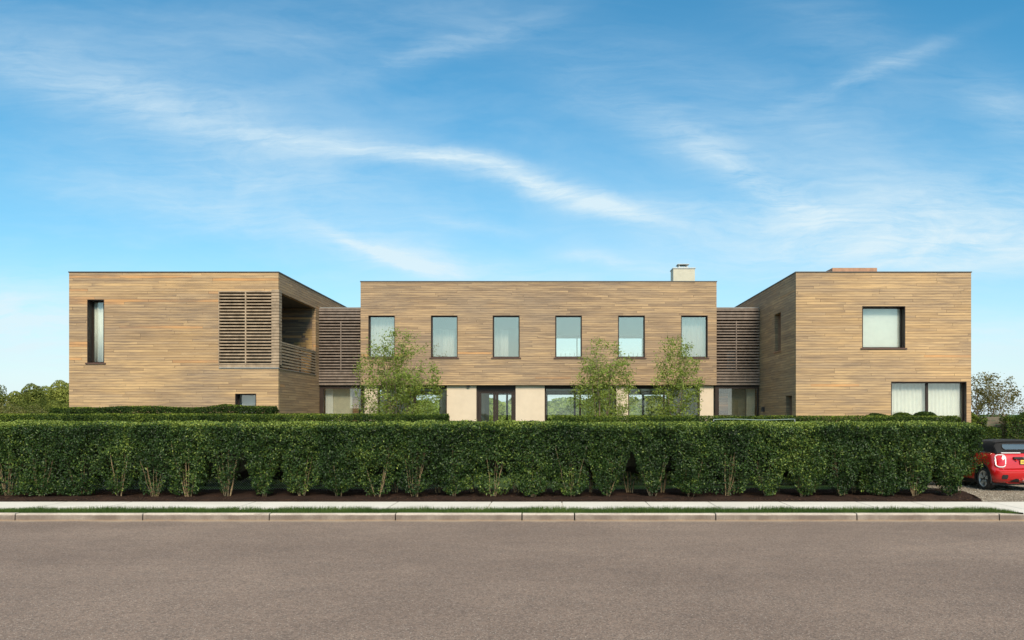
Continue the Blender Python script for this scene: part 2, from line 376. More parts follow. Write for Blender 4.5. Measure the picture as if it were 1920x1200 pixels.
def hedge_points(x0, x1, y0, y1, zt, n, z0=.05, lump=.10, ends=True, deep=.13, shares=(.52, .26, .14)):
    sf, st, sb = shares
    r = rng.random(n); X = rng.uniform(x0, x1, n); Y = rng.uniform(y0, y1, n); Z = rng.uniform(z0, zt, n)
    N = np.zeros((n, 3)); d = rng.exponential(deep, n)
    A = vnoise(np.c_[X, Z], 2.3, 1) * .5 + vnoise(np.c_[X, Z], 6.5, 2) * .5
    fr = r < sf; Y = np.where(fr, y0 + d + (A - .5) * 2 * lump, Y); N[fr, 1] = -1
    tp = (r >= sf) & (r < sf + st); Z = np.where(tp, zt - d * .7 + (vnoise(np.c_[X, Y], 1.7, 3) - .5) * lump * .7, Z); N[tp, 2] = 1
    bk = (r >= sf + st) & (r < sf + st + sb); Y = np.where(bk, y1 - d, Y); N[bk, 1] = 1
    # round the top edges
    e = np.minimum(np.clip((Y - y0) / .16, 0, 1), np.clip((y1 - Y) / .16, 0, 1)); Z = np.where(Z > zt - .12, Z - (1 - e) * .09, Z)
    if ends:
        en = r >= sf + st + sb; h = rng.random(n) < .5
        X = np.where(en & h, x0 + d, np.where(en, x1 - d, X)); N[en & h, 0] = -1; N[en & ~h, 0] = 1
    return np.c_[X, Y, Z], N

def tone_of(p, N, top, base=.40, sprout=.30, zone=.14):
    n = len(p)
    t = base + rng.normal(0, .19, n) + (vnoise(p, 1.3, 5) - .5) * .30 + (vnoise(p, 5.0, 6) - .5) * .25
    t += sprout * np.clip((p[:, 2] - (top - zone)) / zone, 0, 1) * rng.random(n) * 1.6      # pale new shoots on the clipped top
    return t

# ------------------------------------------------------------------ the setting
def asphalt():
    n = NT('asphalt')
    base = n.noise(.35, 4, .6); patch = n.noise(1.6, 5, .6, (1, 2.2, 1))
    c = n.ramp(base, [(.3, (.200, .143, .112)), (.7, (.262, .190, .148))])
    c = n.mix(n.mr(patch, .35, .7, 0, .35), c, (.150, .114, .096))
    vo = n.N.new('ShaderNodeTexVoronoi'); vo.inputs['Scale'].default_value = 55; n.L.new(n.co.outputs['Object'], vo.inputs['Vector'])
    vs = n.N.new('ShaderNodeSeparateColor'); n.L.new(vo.outputs['Color'], vs.inputs[0])
    stone = n.math('GREATER_THAN', vs.outputs[0], .80); dk = n.math('LESS_THAN', vs.outputs[0], .24)
    inner = n.mr(vo.outputs['Distance'], .25, .45, 1, 0)
    c = n.mix(n.math('MULTIPLY', n.math('MULTIPLY', stone, inner), .75), c, (.44, .385, .33))
    c = n.mix(n.math('MULTIPLY', dk, .45), c, (.06, .05, .046))
    f2 = n.noise(24, 4, .75); c = n.mix(1, c, n.ramp(f2, [(.28, (.74, .74, .74)), (.72, (1.24, 1.23, 1.22))]), 'MULTIPLY')
    f3 = n.noise(90, 3, .7); c = n.mix(1, c, n.ramp(f3, [(.3, (.75, .75, .75)), (.7, (1.22, 1.22, 1.22))]), 'MULTIPLY')
    big = n.noise(.16, 5, .6, (.35, 1.4, 1), (3, 8, 0)); c = n.mix(1, c, n.ramp(big, [(.32, (.86, .85, .85)), (.68, (1.12, 1.12, 1.11))]), 'MULTIPLY')
    spot = n.noise(.9, 4, .6, (1, 1, 1), (9, 2, 0)); c = n.mix(n.mr(spot, .66, .74, 0, .30), c, (.085, .066, .056))
    # silt washed against the kerb foot
    sp = n.N.new('ShaderNodeSeparateXYZ'); n.L.new(n.co.outputs['Object'], sp.inputs[0])
    silt = n.math('MULTIPLY', n.mr(n.math('ADD', sp.outputs[1], n.math('MULTIPLY', n.noise(1.1, 4, .6, (1, .1, 1)), .5)), 17.0, 17.26, 0, 1), .65)
    c = n.mix(silt, c, (.42, .32, .22))
    n.set(base=c, rough=.88, spec=.3); n.bump(n.math('ADD', f2, vo.outputs['Distance']), .5, .012); return n.m
def ground_mat(name, a, b, scale, fine, bump=.4, rough=.95):
    n = NT(name); c = n.ramp(n.noise(scale, 5, .6), [(.3, a), (.7, b)])
    c = n.mix(1, c, n.ramp(n.noise(fine, 4, .7), [(.25, (.5, .5, .5)), (.75, (1.5, 1.5, 1.5))]), 'MULTIPLY')
    n.set(base=c, rough=rough, spec=.15); n.bump(n.noise(fine, 4, .7), bump, .03); return n.m
M['asphalt'] = asphalt()
M['lawn'] = ground_mat('lawn_ground', (.030, .060, .014), (.060, .105, .024), .8, 30)
M['mulch'] = ground_mat('mulch', (.020, .011, .008), (.042, .022, .014), 2, 40, .8)
M['gravel'] = ground_mat('gravel_ground', (.20, .165, .125), (.34, .285, .22), 1.2, 45, .8)
def walkmat():
    n = NT('sidewalk_concrete'); c = n.ramp(n.noise(.8, 5, .6), [(.3, (.60, .555, .49)), (.7, (.70, .655, .585))])
    c = n.mix(1, c, n.ramp(n.noise(60, 3, .7), [(.3, (.9, .9, .9)), (.7, (1.08, 1.08, 1.08))]), 'MULTIPLY')
    c = n.mix(n.mr(n.noise(3.2, 5, .65, off=(4, 4, 4)), .62, .74, 0, .35), c, (.40, .33, .25))
    n.set(base=c, rough=.85, spec=.2); n.bump(n.noise(60, 3, .7), .2, .005); return n.m
def kerbmat():
    n = NT('kerb_concrete'); c = n.ramp(n.noise(1.3, 5, .65, (1, 1, 3)), [(.28, (.34, .28, .23)), (.5, (.48, .41, .34)), (.75, (.60, .52, .44))])
    c = n.mix(n.mr(n.noise(3.5, 6, .7, (.45, 1, 5), (2, 0, 5)), .55, .68, 0, .55), c, (.15, .12, .10))
    sp = n.N.new('ShaderNodeSeparateXYZ'); n.L.new(n.co.outputs['Object'], sp.inputs[0])   # road grime on the face of the stones
    g = n.math('MULTIPLY', n.mr(n.math('ADD', sp.outputs[2], n.math('MULTIPLY', n.noise(4, 5, .7, (1, 1, .2)), .03)), -.030, .000, .97, 0), n.mr(n.noise(1.6, 5, .65, (1, 1, .3), (5, 0, 0)), .25, .6, .60, 1))
    c = n.mix(g, c, (.150, .115, .094)); ft = n.mr(n.math('ADD', sp.outputs[2], n.math('MULTIPLY', n.noise(3, 4, .7, (1, 1, .2)), .04)), -.13, -.10, .6, 0); c = n.mix(ft, c, (.36, .23, .13))
    c = n.mix(1, c, n.ramp(n.noise(50, 3, .7), [(.3, (.8, .8, .8)), (.7, (1.2, 1.2, 1.2))]), 'MULTIPLY')
    n.set(base=c, rough=.88, spec=.2); n.bump(n.noise(30, 4, .7), .5, .01); return n.m
M['walk'] = walkmat(); M['kerb'] = kerbmat()

def setting():
    S = lambda o: tag(o, kind='structure')
    S(MB().box(-1500, 1500, -1500, 3000, -.60, -.17).build('ground', M['lawn']))
    n = MB(); n.add([(-400, -9, -.15), (400, -9, -.15), (400, 17.05, -.15), (-400, 17.05, -.15)], [(0, 1, 2, 3)]); S(n.build('road', M['asphalt']))
    n = MB(); n.add([(-400, 22.2, 0), (11.3, 22.2, 0), (11.3, 27, 0), (14.3, 27, 0), (14.3, 29.5, 0), (400, 29.5, 0), (400, 1200, 0), (-400, 1200, 0)], [(0, 1, 2, 3, 4, 5, 6, 7)])
    S(n.build('lawn', M['lawn']))
    n = MB(); n.add([(-400, 17.19, -.012), (10.45, 17.19, -.012), (10.15, 17.84, -.012), (-400, 17.84, -.012)], [(0, 1, 2, 3)]); S(n.build('verge', M['lawn']))
    # sidewalk flags with saw-cut joints that show as real gaps
    js = [-60, -40, -24, -18.6, -15.6, -12.12, -10.5, -7.4, -3.83, -1.49, 0.26, 2.35, 3.92, 5.7, 7.62, 9.0, 10.9, 13.4, 16.4, 22, 40, 60]
    n = MB(); g = .013
    for a, b in zip(js[:-1], js[1:]):
        n.box(a + g, b - g, 17.82, 19.33, -.15, .004)
    n.box(-60, 60, 17.83, 19.32, -.16, -.025); S(n.build('sidewalk', M['walk']))
    # driveway apron down to the road
    n = MB(); n.add([(10.2, 17.815, .003), (10.50, 17.2, .0), (16.4, 17.05, -.13), (16.4, 17.815, .003), (11.2, 17.05, -.12)], [(0, 1, 4, 2, 3)])
    n.add([(10.50, 17.2, 0), (11.2, 17.05, -.12), (11.2, 17.05, -.16), (10.5, 17.2, -.16)], [(0, 1, 2, 3)]); S(n.build('driveway_apron', M['walk']))
    # kerb stones
    ks = [-40, -30, -22, -17.2, -11.82, -9.01, -6.22, -3.44, -.65, .51, 3.62, 6.73, 9.87]
    n = MB()
    for a, b in zip(ks[:-1], ks[1:]):
        a += .014; b -= .014; y0 = 17.05 + rng.normal(0, .004); z = .0 + rng.normal(0, .003)
        n.add([(a, y0 - .015, -.20), (b, y0 - .015, -.20), (b, y0, z - .018), (a, y0, z - .018), (b, y0 + .018, z), (a, y0 + .018, z), (b, 17.2, z), (a, 17.2, z), (a, 17.2, -.2), (b, 17.2, -.2)],
              [(0, 1, 2, 3), (3, 2, 4, 5), (5, 4, 6, 7), (7, 6, 9, 8), (1, 9, 6, 4, 2), (0, 3, 5, 7, 8)])
    n.add([(9.885, 17.035, -.2), (12.2, 17.035, -.2), (12.2, 17.04, -.135), (9.885, 17.05, -.005), (9.885, 17.2, -.0), (12.2, 17.2, -.12), (9.885, 17.2, -.2), (12.2, 17.2, -.2)],
          [(0, 1, 2, 3), (3, 2, 5, 4), (0, 3, 4, 6), (1, 7, 5, 2), (4, 5, 7, 6)])
    S(n.build('kerb', M['kerb']))
    # dark gutter seam is the shadow of the kerb foot: a slight drop
    # mulch bed, lumpy
    nx, ny = 340, 16; n = MB(); vs = []
    P = []
    for j in range(ny + 1):
        for i in range(nx + 1):
            P.append((-22 + i * (33.6 / nx), 19.32 + j * (2.95 / ny)))
    P = np.array(P); h = .012 + .045 * vnoise(P, 2.6, 8) + .03 * vnoise(P, 8, 9); edge = np.clip((P[:, 1] - 19.32) / .2, 0, 1); h = h * edge + .002
    lim = 10.75 + (P[:, 1] - 19.33) * .30 + (vnoise(P, 1.5, 4) - .5) * .25
    P[:, 0] = np.minimum(P[:, 0], lim)
    n.add([(a, b, c) for (a, b), c in zip(P, h)], [(j * (nx + 1) + i, j * (nx + 1) + i + 1, (j + 1) * (nx + 1) + i + 1, (j + 1) * (nx + 1) + i) for j in range(ny) for i in range(nx)])
    S(n.build('mulch_bed', M['mulch'], weld=False))
    n = MB(); n.add([(10.3, 19.33, -.001), (60, 19.33, -.001), (60, 29.5, -.001), (10.3, 29.5, -.001)], [(0, 1, 2, 3)]); S(n.build('gravel_driveway', M['gravel']))
    # pebbles and bark chips
    def chips(name, N_, x0, x1, y0, y1, z, size, mat, flat=.5, xfun=None):
        x = rng.uniform(x0, x1, N_); y = rng.uniform(y0, y1, N_)
        if xfun is not None: k = x > xfun(y); x, y = x[k], y[k]
        m_ = len(x); base = np.array([(-1, 0, 0), (0, -1, 0), (1, 0, 0), (0, 1, 0), (0, 0, 1), (0, 0, -.6)], float) * (1, .8, flat)
        s = size * rng.uniform(.5, 1.4, m_); a = rng.uniform(0, 6.28, m_); ca, sa = np.cos(a), np.sin(a)
        v = base[None] * s[:, None, None] * rng.uniform(.6, 1.3, (m_, 6, 1))
        vx = v[..., 0] * ca[:, None] - v[..., 1] * sa[:, None] + x[:, None]; vy = v[..., 0] * sa[:, None] + v[..., 1] * ca[:, None] + y[:, None]
        v = np.stack([vx, vy, v[..., 2] + (z(x, y) if callable(z) else z)[:, None] if callable(z) else v[..., 2] + z], -1).reshape(-1, 3)
        f = np.array([(0, 1, 4), (1, 2, 4), (2, 3, 4), (3, 0, 4), (1, 0, 5), (2, 1, 5), (3, 2, 5), (0, 3, 5)])
        F = (np.arange(m_)[:, None, None] * 6 + f[None]).reshape(-1)
        me = bpy.data.meshes.new(name); me.vertices.add(len(v)); me.vertices.foreach_set('co', v.reshape(-1))
        me.loops.add(len(F)); me.polygons.add(len(F) // 3); me.loops.foreach_set('vertex_index', F)
        me.polygons.foreach_set('loop_start', np.arange(len(F) // 3) * 3); me.update(calc_edges=True)
        at = me.attributes.new('tone', 'FLOAT', 'POINT'); at.data.foreach_set('value', np.repeat(rng.random(m_), 6).astype(np.float32))
        me.materials.append(mat); return link(bpy.data.objects.new(name, me))
    def chipmat(name, cols, rough=.9):
        n = NT(name); at = n.N.new('ShaderNodeAttribute'); at.attribute_name = 'tone'
        n.set(base=n.ramp(at.outputs['Fac'], cols), rough=rough, spec=.2); return n.m
    o = chips('gravel', 16000, 10.6, 19, 19.35, 26.5, .006, .017, chipmat('gravel_stone', [(0, (.12, .095, .07)), (.5, (.30, .25, .19)), (1, (.62, .56, .47))]), xfun=lambda y: 10.8 + (y - 19.33) * .3)
    tag(o, 'loose tan and grey gravel of the driveway around the red car', 'gravel', kind='stuff')
    o = chips('bark_mulch', 15000, -17, 10.9, 19.36, 22.2, .045, .022, chipmat('bark_chip', [(0, (.014, .008, .006)), (.6, (.035, .019, .012)), (1, (.12, .065, .038))]), .3)
    tag(o, 'dark brown bark mulch spread under the front hedge', 'mulch', kind='stuff')
    # grass verge blades
    N_ = 52000; x = rng.uniform(-17, 10.4, N_); y = rng.uniform(17.2, 17.85, N_) + rng.normal(0, .012, N_); k = x < 10.42 - (y - 17.2) * .45; x, y = x[k], y[k]; N_ = len(x)
    pp = np.c_[x, y]; hgt = rng.uniform(.045, .095, N_) * (.6 + .8 * vnoise(pp, 2.3, 3))
    a = rng.uniform(0, 6.28, N_); w = .004; lean = rng.normal(0, .022, (N_, 2))
    v = np.zeros((N_, 3, 3)); v[:, 0, 0] = x - np.cos(a) * w; v[:, 0, 1] = y - np.sin(a) * w; v[:, 1, 0] = x + np.cos(a) * w; v[:, 1, 1] = y + np.sin(a) * w
    v[:, :2, 2] = -.015; v[:, 2, 0] = x + lean[:, 0]; v[:, 2, 1] = y + lean[:, 1]; v[:, 2, 2] = hgt
    me = bpy.data.meshes.new('grass'); me.vertices.add(3 * N_); me.vertices.foreach_set('co', v.reshape(-1)); me.loops.add(3 * N_); me.polygons.add(N_)
    me.loops.foreach_set('vertex_index', np.arange(3 * N_)); me.polygons.foreach_set('loop_start', np.arange(N_) * 3); me.update(calc_edges=True)
    at = me.attributes.new('tone', 'FLOAT', 'POINT'); at.data.foreach_set('value', np.repeat(np.clip(.45 + .5 * (vnoise(pp, 1.2, 6) - .5) + rng.normal(0, .2, N_), 0, 1), 3).astype(np.float32))
    me.materials.append(M['grass_blade'])
    tag(link(bpy.data.objects.new('grass', me)), 'short green grass strip between the kerb and the pale sidewalk', 'grass', kind='stuff')
setting()

# ------------------------------------------------------------------ the house
HB = (-1.0, 30.3, 0.0)
house = empty('house', HB, 'long two-storey cedar-clad modern house with flat roofs, two projecting wings and louvred links', 'house')
def hp(mb, name, mat, parent=None, **k):
    """a part of the house; sub-parts give their parent part"""
    o = mb.build(name, mat, parent or house, off=HB if parent is None else HB, **k)
    if parent is None: o['kind'] = 'thing'
    return o
def frame_rect(mb, x0, x1, y, z0, z1, w=.045, d=.06, mull=(), axis='x'):
    def bx(a, b, c, e):
        if axis == 'x': mb.box(a, b, y, y + d, c, e)
        else: mb.box(y, y + d, a, b, c, e)
    bx(x0, x0 + w, z0, z1); bx(x1 - w, x1, z0, z1); bx(x0 + w, x1 - w, z1 - w, z1); bx(x0 + w, x1 - w, z0, z0 + w)
    for m_ in mull: bx(m_[0], m_[1], z0 + w, z1 - w)
def window(x0, x1, z0, z1, y, depth=.2, sill=True, mull=(), label=None, glass='glass', reveal=True, w=.045):
    mb = MB(); frame_rect(mb, x0, x1, y + depth, z0, z1, mull=mull, w=w)
    if reveal:   # thin metal lining of the opening
        t = .018
        mb.box(x0 - .002, x0 + t, y - .012, y + depth, z0, z1); mb.box(x1 - t, x1 + .002, y - .012, y + depth, z0, z1)
        mb.box(x0 + t, x1 - t, y - .012, y + depth, z1 - t, z1 + .002)
    o = hp(mb, 'window', M['frame'])
    if label: o['label'] = label
    hp(MB().box(x0 + w, x1 - w, y + depth + .025, y + depth + .031, z0 + w, z1 - w), 'glass_pane', M[glass], o)
    if sill: hp(MB().box(x0 - .06, x1 + .06, y - .035, y + depth, z0 - .05, z0 - .001), 'sill', M['reveal'], o)
    return o
def curtain(x0, x1, y, z0, z1, mat, parent, fold=.14, amp=.03, name='curtain'):
    k = max(2, int((x1 - x0) / fold * 8)); vs = []; fs = []
    for i in range(k + 1):
        t = i / k; x = x0 + (x1 - x0) * t
        yy = y + amp * math.sin(x / fold * 6.283) + amp * .5 * math.sin(x / fold * 3.1 + 1)
        vs += [(x, yy, z0), (x, yy, z1)]
    fs = [(2 * i, 2 * i + 2, 2 * i + 3, 2 * i + 1) for i in range(k)]
    o = hp(MB().add(vs, fs), name, mat, parent, smooth=True)
    sm = o.modifiers.new('thickness', 'SOLIDIFY'); sm.thickness = .004
    return o

def build_house():
    LX0, LX1, F, B = -16.22, -9.18, 26.0, 35.1
    ZW, ZC = 6.95, 7.37
    T = .14
    # ---- left wing
    nw = (-15.60, -15.04, 3.92, 6.04); sw = (-10.63, -9.93, 1.95, 2.88)
    scr = (-11.17, LX1, 3.78, 6.32)
    hp(MB().panel('x', F, T, LX0, LX1, 0, ZW, [nw, sw, (scr[0], LX1, scr[2], scr[3])]), 'wing_wall', M['wood_left'])
    hp(MB().panel('y', LX1 - T, T, F + T, B, 0, ZW, [(F, 30.1, 3.74, 6.31)]), 'wing_wall', M['wood_side_warm'])
    m = MB(); m.box(LX0, LX0 + T, F + T, B, 0, ZW); m.box(LX0 + T, LX1 - T, B - T, B, 0, ZW); hp(m, 'wing_wall', M['wood_left'])
    m = MB(); m.box(LX0 + T, LX1 - T, F + T, B - T, ZW - .35, ZW - .2); hp(m, 'roof', M['roof'])
    m = MB(); m.box(LX0 - .02, LX1 + .02, F - .02, F + .2, ZW, ZW + .035); m.box(LX0 - .02, LX0 + .2, F + .2, B + .02, ZW, ZW + .035); m.box(LX1 - .2, LX1 + .02, F + .2, B + .02, ZW, ZW + .035); m.box(LX0 + .2, LX1 - .2, B - .2, B + .02, ZW, ZW + .035)
    hp(m, 'roof_coping', M['coping'])
    # terrace inside the wing
    m = MB(); m.box(-13.6, LX1 - .005, F + .02, 30.3, 3.60, 3.735); hp(m, 'terrace_floor', M['slat_tan'])
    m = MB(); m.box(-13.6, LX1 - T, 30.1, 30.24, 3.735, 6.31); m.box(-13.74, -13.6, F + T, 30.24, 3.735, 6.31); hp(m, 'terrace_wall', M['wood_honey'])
    m = MB()      # added board strips, golden sunlight glow put into their colour
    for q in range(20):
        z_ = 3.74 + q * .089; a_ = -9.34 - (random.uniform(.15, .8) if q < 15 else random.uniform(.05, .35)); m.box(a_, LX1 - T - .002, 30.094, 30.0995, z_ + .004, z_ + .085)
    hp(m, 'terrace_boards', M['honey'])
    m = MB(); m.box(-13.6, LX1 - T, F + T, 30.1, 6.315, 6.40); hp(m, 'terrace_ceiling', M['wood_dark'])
    # louvre screen: slats, stiles and bottom rail
    m = MB(); z = 3.86
    k = 0
    while z < 6.29:
        m.box(scr[0] + .01, -9.40, F - .035, F + .090, z, z + .045); m.box(-9.40, LX1 + .03, F - .04, F + .05, z, z + .090)
        m.box(LX1 - .05, LX1 + .032, F + .05, F + .24, z, z + .090)
        z += .1055; k += 1
    m.box(scr[0], LX1 + .025, F - .03, F + .05, 3.755, 3.845)
    sc = hp(m, 'louvre_screen', M['slat_tan'])
    m = MB(); m.box(-10.29, -10.25, F - .045, F + .05, 3.845, 6.31); m.box(scr[0] - .012, scr[0] + .012, F - .045, F + .05, 3.845, 6.31); hp(m, 'stile', M['slat_tan'], sc)
    m = MB(); m.box(scr[0], LX1 + .02, F - .035, F + .05, 3.73, 3.753); m.box(LX1 - .02, LX1 + .022, F + .05, 30.1, 3.71, 3.738); hp(m, 'flashing', M['metal'], sc)
    # balustrade in the side opening
    m = MB(); z = 3.80
    while z < 4.6: m.box(LX1 - .06, LX1 + .005, F + .24, 30.1, z, z + .055); z += .105
    m.box(LX1 - .09, LX1 + .015, F + .24, 30.1, 4.60, 4.65); bl = hp(m, 'balustrade', M['slat_tan'])
    for yy in (27.2, 28.45, 29.9): hp(MB().box(LX1 - .10, LX1 - .06, yy, yy + .07, 3.74, 4.60), 'post', M['slat'], bl)
    w = window(*nw[:2], *nw[2:], F, .26, label='tall narrow window of the left wing, pale curtain behind glass')
    curtain(nw[0] - .3, nw[1] + .3, F + .34, nw[2] - .1, nw[3] + .1, M['linen'], w)
    w = window(*sw[:2], *sw[2:], F, .22, label='small low window half hidden by the clipped hedge')
    hp(MB().box(sw[0] - .1, sw[1] + .1, F + .5, F + .51, sw[2] - .2, sw[3] + .1), 'blind', M['linen_grey'], w)
    m = MB(); m.box(LX0 + T, -13.75, F + .9, F + .95, 3.6, 6.5); m.box(LX0 + T, LX1 - T, F + 1.2, F + 1.3, 0.02, 3.55); m.box(LX0 + T, LX1 - T, F + T, B - T, 3.5, 3.598); hp(m, 'interior_wall', M['white'])

    # ---- right wing
    RX0, RX1 = 8.22, 14.11
    uw = (10.45, 11.89, 4.42, 5.82); lw = (11.42, 13.95, .12, 3.28)
    hp(MB().panel('x', F, T, RX0, RX1, 0, ZW, [uw, lw]), 'wing_wall', M['wood_right'])
    so_ = (27.72, 28.52, 4.48, 5.85); do_ = (26.43, 27.15, 0.03, 2.83)
    hp(MB().panel('y', RX0, T, F + T, B, 0, ZW, [so_, do_]), 'wing_wall', M['wood_side'])
    m = MB(); m.box(RX1 - T, RX1, F + T, B, 0, ZW); m.box(RX0 + T, RX1 - T, B - T, B, 0, ZW); hp(m, 'wing_wall', M['wood_right'])
    m = MB(); m.box(RX0 + T, RX1 - T, F + T, B - T, ZW - .35, ZW - .2); hp(m, 'roof', M['roof'])
    m = MB(); m.box(RX0 - .02, RX1 + .02, F - .02, F + .2, ZW, ZW + .035); m.box(RX0 - .02, RX0 + .2, F + .2, B + .02, ZW, ZW + .035); m.box(RX1 - .2, RX1 + .02, F + .2, B + .02, ZW, ZW + .035); m.box(RX0 + .2, RX1 - .2, B - .2, B + .02, ZW, ZW + .035)
    hp(m, 'roof_coping', M['coping'])
    w = window(*uw, F, .24, label='square upper window of the right wing with its white blind drawn')
    hp(MB().box(uw[0] - .2, uw[1] + .2, F + .34, F + .345, uw[2] - .1, uw[3] + .1), 'blind', M['linen'], w)
    w = window(*lw, F, .16, mull=((12.66, 12.745),), sill=False, label='wide ground floor window with pale pleated curtains', glass='glass')
    curtain(lw[0] - .2, lw[1] + .2, F + .34, .05, lw[3] + .1, M['linen'], w, fold=.13, amp=.018)
    m = MB(); m.box(RX0 + T, RX1 - T, F + .75, F + .8, .02, 6.5); hp(m, 'interior_wall', M['white'])
    for (a, b, c, d) in (so_, do_):   # openings in the dark flank: deep reddish reveals
        m = MB(); frame_rect(m, a, b, RX0 + .30, c, d, axis='y', w=.05)
        o = hp(m, 'side_window' if c > 1 else 'side_door', M['frame'])
        m = MB(); m.box(RX0 + T, RX0 + .36, b + .002, b + .03, c, d); m.box(RX0 + T, RX0 + .36, a - .03, a - .002, c, d); m.box(RX0 + T, RX0 + .36, a, b, d + .002, d + .03)
        hp(m, 'reveal', M['slat_red'], o)
        hp(MB().box(RX0 + .32, RX0 + .33, a + .05, b - .05, c + .05, d - .05), 'glass_pane' if c > 1 else 'door_panel', M['glass'] if c > 1 else M['reveal'], o)
        if c > 1: hp(MB().box(RX0 - .03, RX0 + .14, a - .05, b + .05, c - .045, c - .001), 'sill', M['slat_red'], o)
    hp(MB().box(RX0 - .09, RX0 - .001, 29.82, 29.99, 2.28, 2.46), 'wall_lamp', M['black'])
    # open cedar box around the roof light
    m = MB(); x0, x1, y0, y1 = 10.72, 12.42, 29.5, 32.2
    z0, z1 = 7.0, 7.78
    for zz in (z0 + .02, z1 - .16): m.box(x0, x1, y0, y0 + .06, zz, zz + .15); m.box(x0, x0 + .06, y0 + .06, y1, zz, zz + .15); m.box(x1 - .06, x1, y0 + .06, y1, zz, zz + .15); m.box(x0, x1, y1, y1 + .06, zz, zz + .15)
    for (a, b) in ((x0, y0), (x1 - .08, y0), ((x0 + x1) / 2 - .04, y0), (x0, y1 - .08), (x1 - .08, y1 - .08)): m.box(a + .002, b * 0 + a + .078, b + .07, b + .13, 6.6, z1 - .01)
    m.box(x0 + .01, x1 - .01, y0 + .002, y0 + .058, 6.62, z0 + .02)
    hp(m, 'roof_light_surround', M['slat_red'])

    # ---- centre block
    CX0, CX1, CF, CB = -7.48, 6.47, 30.3, 38.4
    ups = [(-7.17, -6.14), (-4.72, -3.68), (-2.30, -1.25), (.15, 1.19), (2.61, 3.66), (5.08, 6.12)]
    uz = (4.41, 6.05)
    hp(MB().panel('x', CF, T, CX0, CX1, 3.33, ZC, [(a, b) + uz for a, b in ups]), 'centre_wall', M['wood_mid'])
    for x_ in (CX0, CX1 - T): hp(MB().box(x_, x_ + T, CF + T, CB, 3.33, ZC), 'centre_wall', M['wood_mid'])
    hp(MB().panel('x', CB - T, T, CX0 + T, CX1 - T, 0, ZC, [(-.35, 4.51, 3.75, 5.97), (-7.1, -5.1, .05, 3.20), (-4.6, -1.7, .05, 3.20), (-.25, 2.95, .05, 3.20), (3.4, 5.75, .05, 3.20)]), 'centre_wall', M['wood_mid'])
    m = MB(); m.box(CX0 + T, CX1 - T, CF + T, CB - T, ZC - .35, ZC - .2); hp(m, 'roof', M['roof'])
    m = MB(); m.box(CX0 - .02, CX1 + .02, CF - .02, CF + .2, ZC, ZC + .035); m.box(CX0 - .02, CX0 + .2, CF + .2, CB + .02, ZC, ZC + .035); m.box(CX1 - .2, CX1 + .02, CF + .2, CB + .02, ZC, ZC + .035); m.box(CX0 + .2, CX1 - .2, CB - .2, CB + .02, ZC, ZC + .035)
    hp(m, 'roof_coping', M['coping'])
    # chimney
    m = MB(); m.box(5.2, 6.12, 33.0, 33.72, 7.0, 8.40); ch = hp(m, 'chimney', M['chim'])
    m = MB(); m.box(5.17, 6.15, 32.97, 33.75, 8.40, 8.44); m.box(5.44, 5.86, 33.15, 33.55, 8.44, 8.50)
    for a in (5.46, 5.80):
        for b in (33.17, 33.49): m.box(a, a + .04, b, b + .04, 8.50, 8.60)
    m.box(5.40, 5.90, 33.1, 33.6, 8.60, 8.625); hp(m, 'chimney_cap', M['metal'], ch)
    # ceilings, floors, interior walls
    m = MB(); m.box(CX0 + T, CX1 - T, CF + T, CB - T, 6.06, 6.2); m.box(CX0 + .02, CX1 - .02, CF + T, CB - T, 3.34, 3.50); hp(m, 'ceiling', M['ceil'])
    m = MB(); m.box(CX0 + T, CX1 - T, CF + T, CB - T, 3.50, 3.73); m.box(LX1 + .01, RX0 - .01, 30.75, CB - T, 0.0, .045); hp(m, 'interior_floor', M['floor_in'])
    m = MB()
    for x in (-5.45, -3.0, -.50, 4.75): m.box(x, x + .12, CF + T, CB - T, 3.73, 6.06)
    m.box(-5.33, -3.0, 35.1, 35.2, 3.73, 6.06); m.box(-2.88, -.50, 35.1, 35.2, 3.73, 6.06)
    m.box(CX0 + .02, -6.03, 34.0, 34.1, .045, 3.34); m.box(5.2, CX1 - .02, 34.0, 34.1, .045, 3.34)
    m.box(-3.12, -2.85, 33.0, 35.4, .045, 3.34); m.box(-4.75, -4.65, 33.0, CB - T, .045, 3.34); m.box(3.02, 3.14, 33.2, CB - T, .045, 3.34)
    m.box(LX1 + .05, CX0, 32.2, 32.3, .05, 3.3); m.box(CX1, RX0 - .05, 32.2, 32.3, .05, 3.3)
    hp(m, 'interior_wall', M['white'])
    names = ['leftmost upper window behind the widest young tree', 'upper window between the widest tree and the front door', 'upper window above the front door',
             'upper window with bright sky seen through and a thin bar', 'upper window with bright sky seen through beside the middle tree', 'rightmost upper window of the centre block with a drawn grey curtain']
    for i, (a, b) in enumerate(ups):
        w = window(a, b, *uz, CF, .13, label=names[i], glass='glass_up')
        if i in (0, 5): curtain(a - .2, b + .2, CF + .45, uz[0] - .6, 6.05, M['linen_grey'] if i else M['linen'], w, fold=.17, amp=.02)
        if i in (1, 2):
            q = ((-4.79, -4.40, 'linen_grey'), (-4.396, -3.93, 'linen')) if i == 1 else ((-2.38, -2.07, 'linen_grey'), (-2.066, -1.74, 'linen'))
            for (p0, p1, mm) in q: curtain(p0, p1, 31.3, 3.75, 5.62, M[mm], w, fold=.11, amp=.012, name='curtain')
    # rear glazing upstairs and downstairs
    m = MB(); frame_rect(m, -.35, 4.51, CB - .1, 3.75, 5.97, w=.03, mull=((1.24, 1.29), (2.85, 2.9)))
    for (a, b, mu) in ((-7.1, -5.1, ((-5.55, -5.45),)), (-4.6, -1.7, ((-2.25, -2.15),)), (-.25, 2.95, ((1.10, 1.20), (2.2, 2.28))), (3.4, 5.75, ((4.48, 4.60),))): frame_rect(m, a, b, CB - .1, .05, 3.20, w=.055, mull=mu)
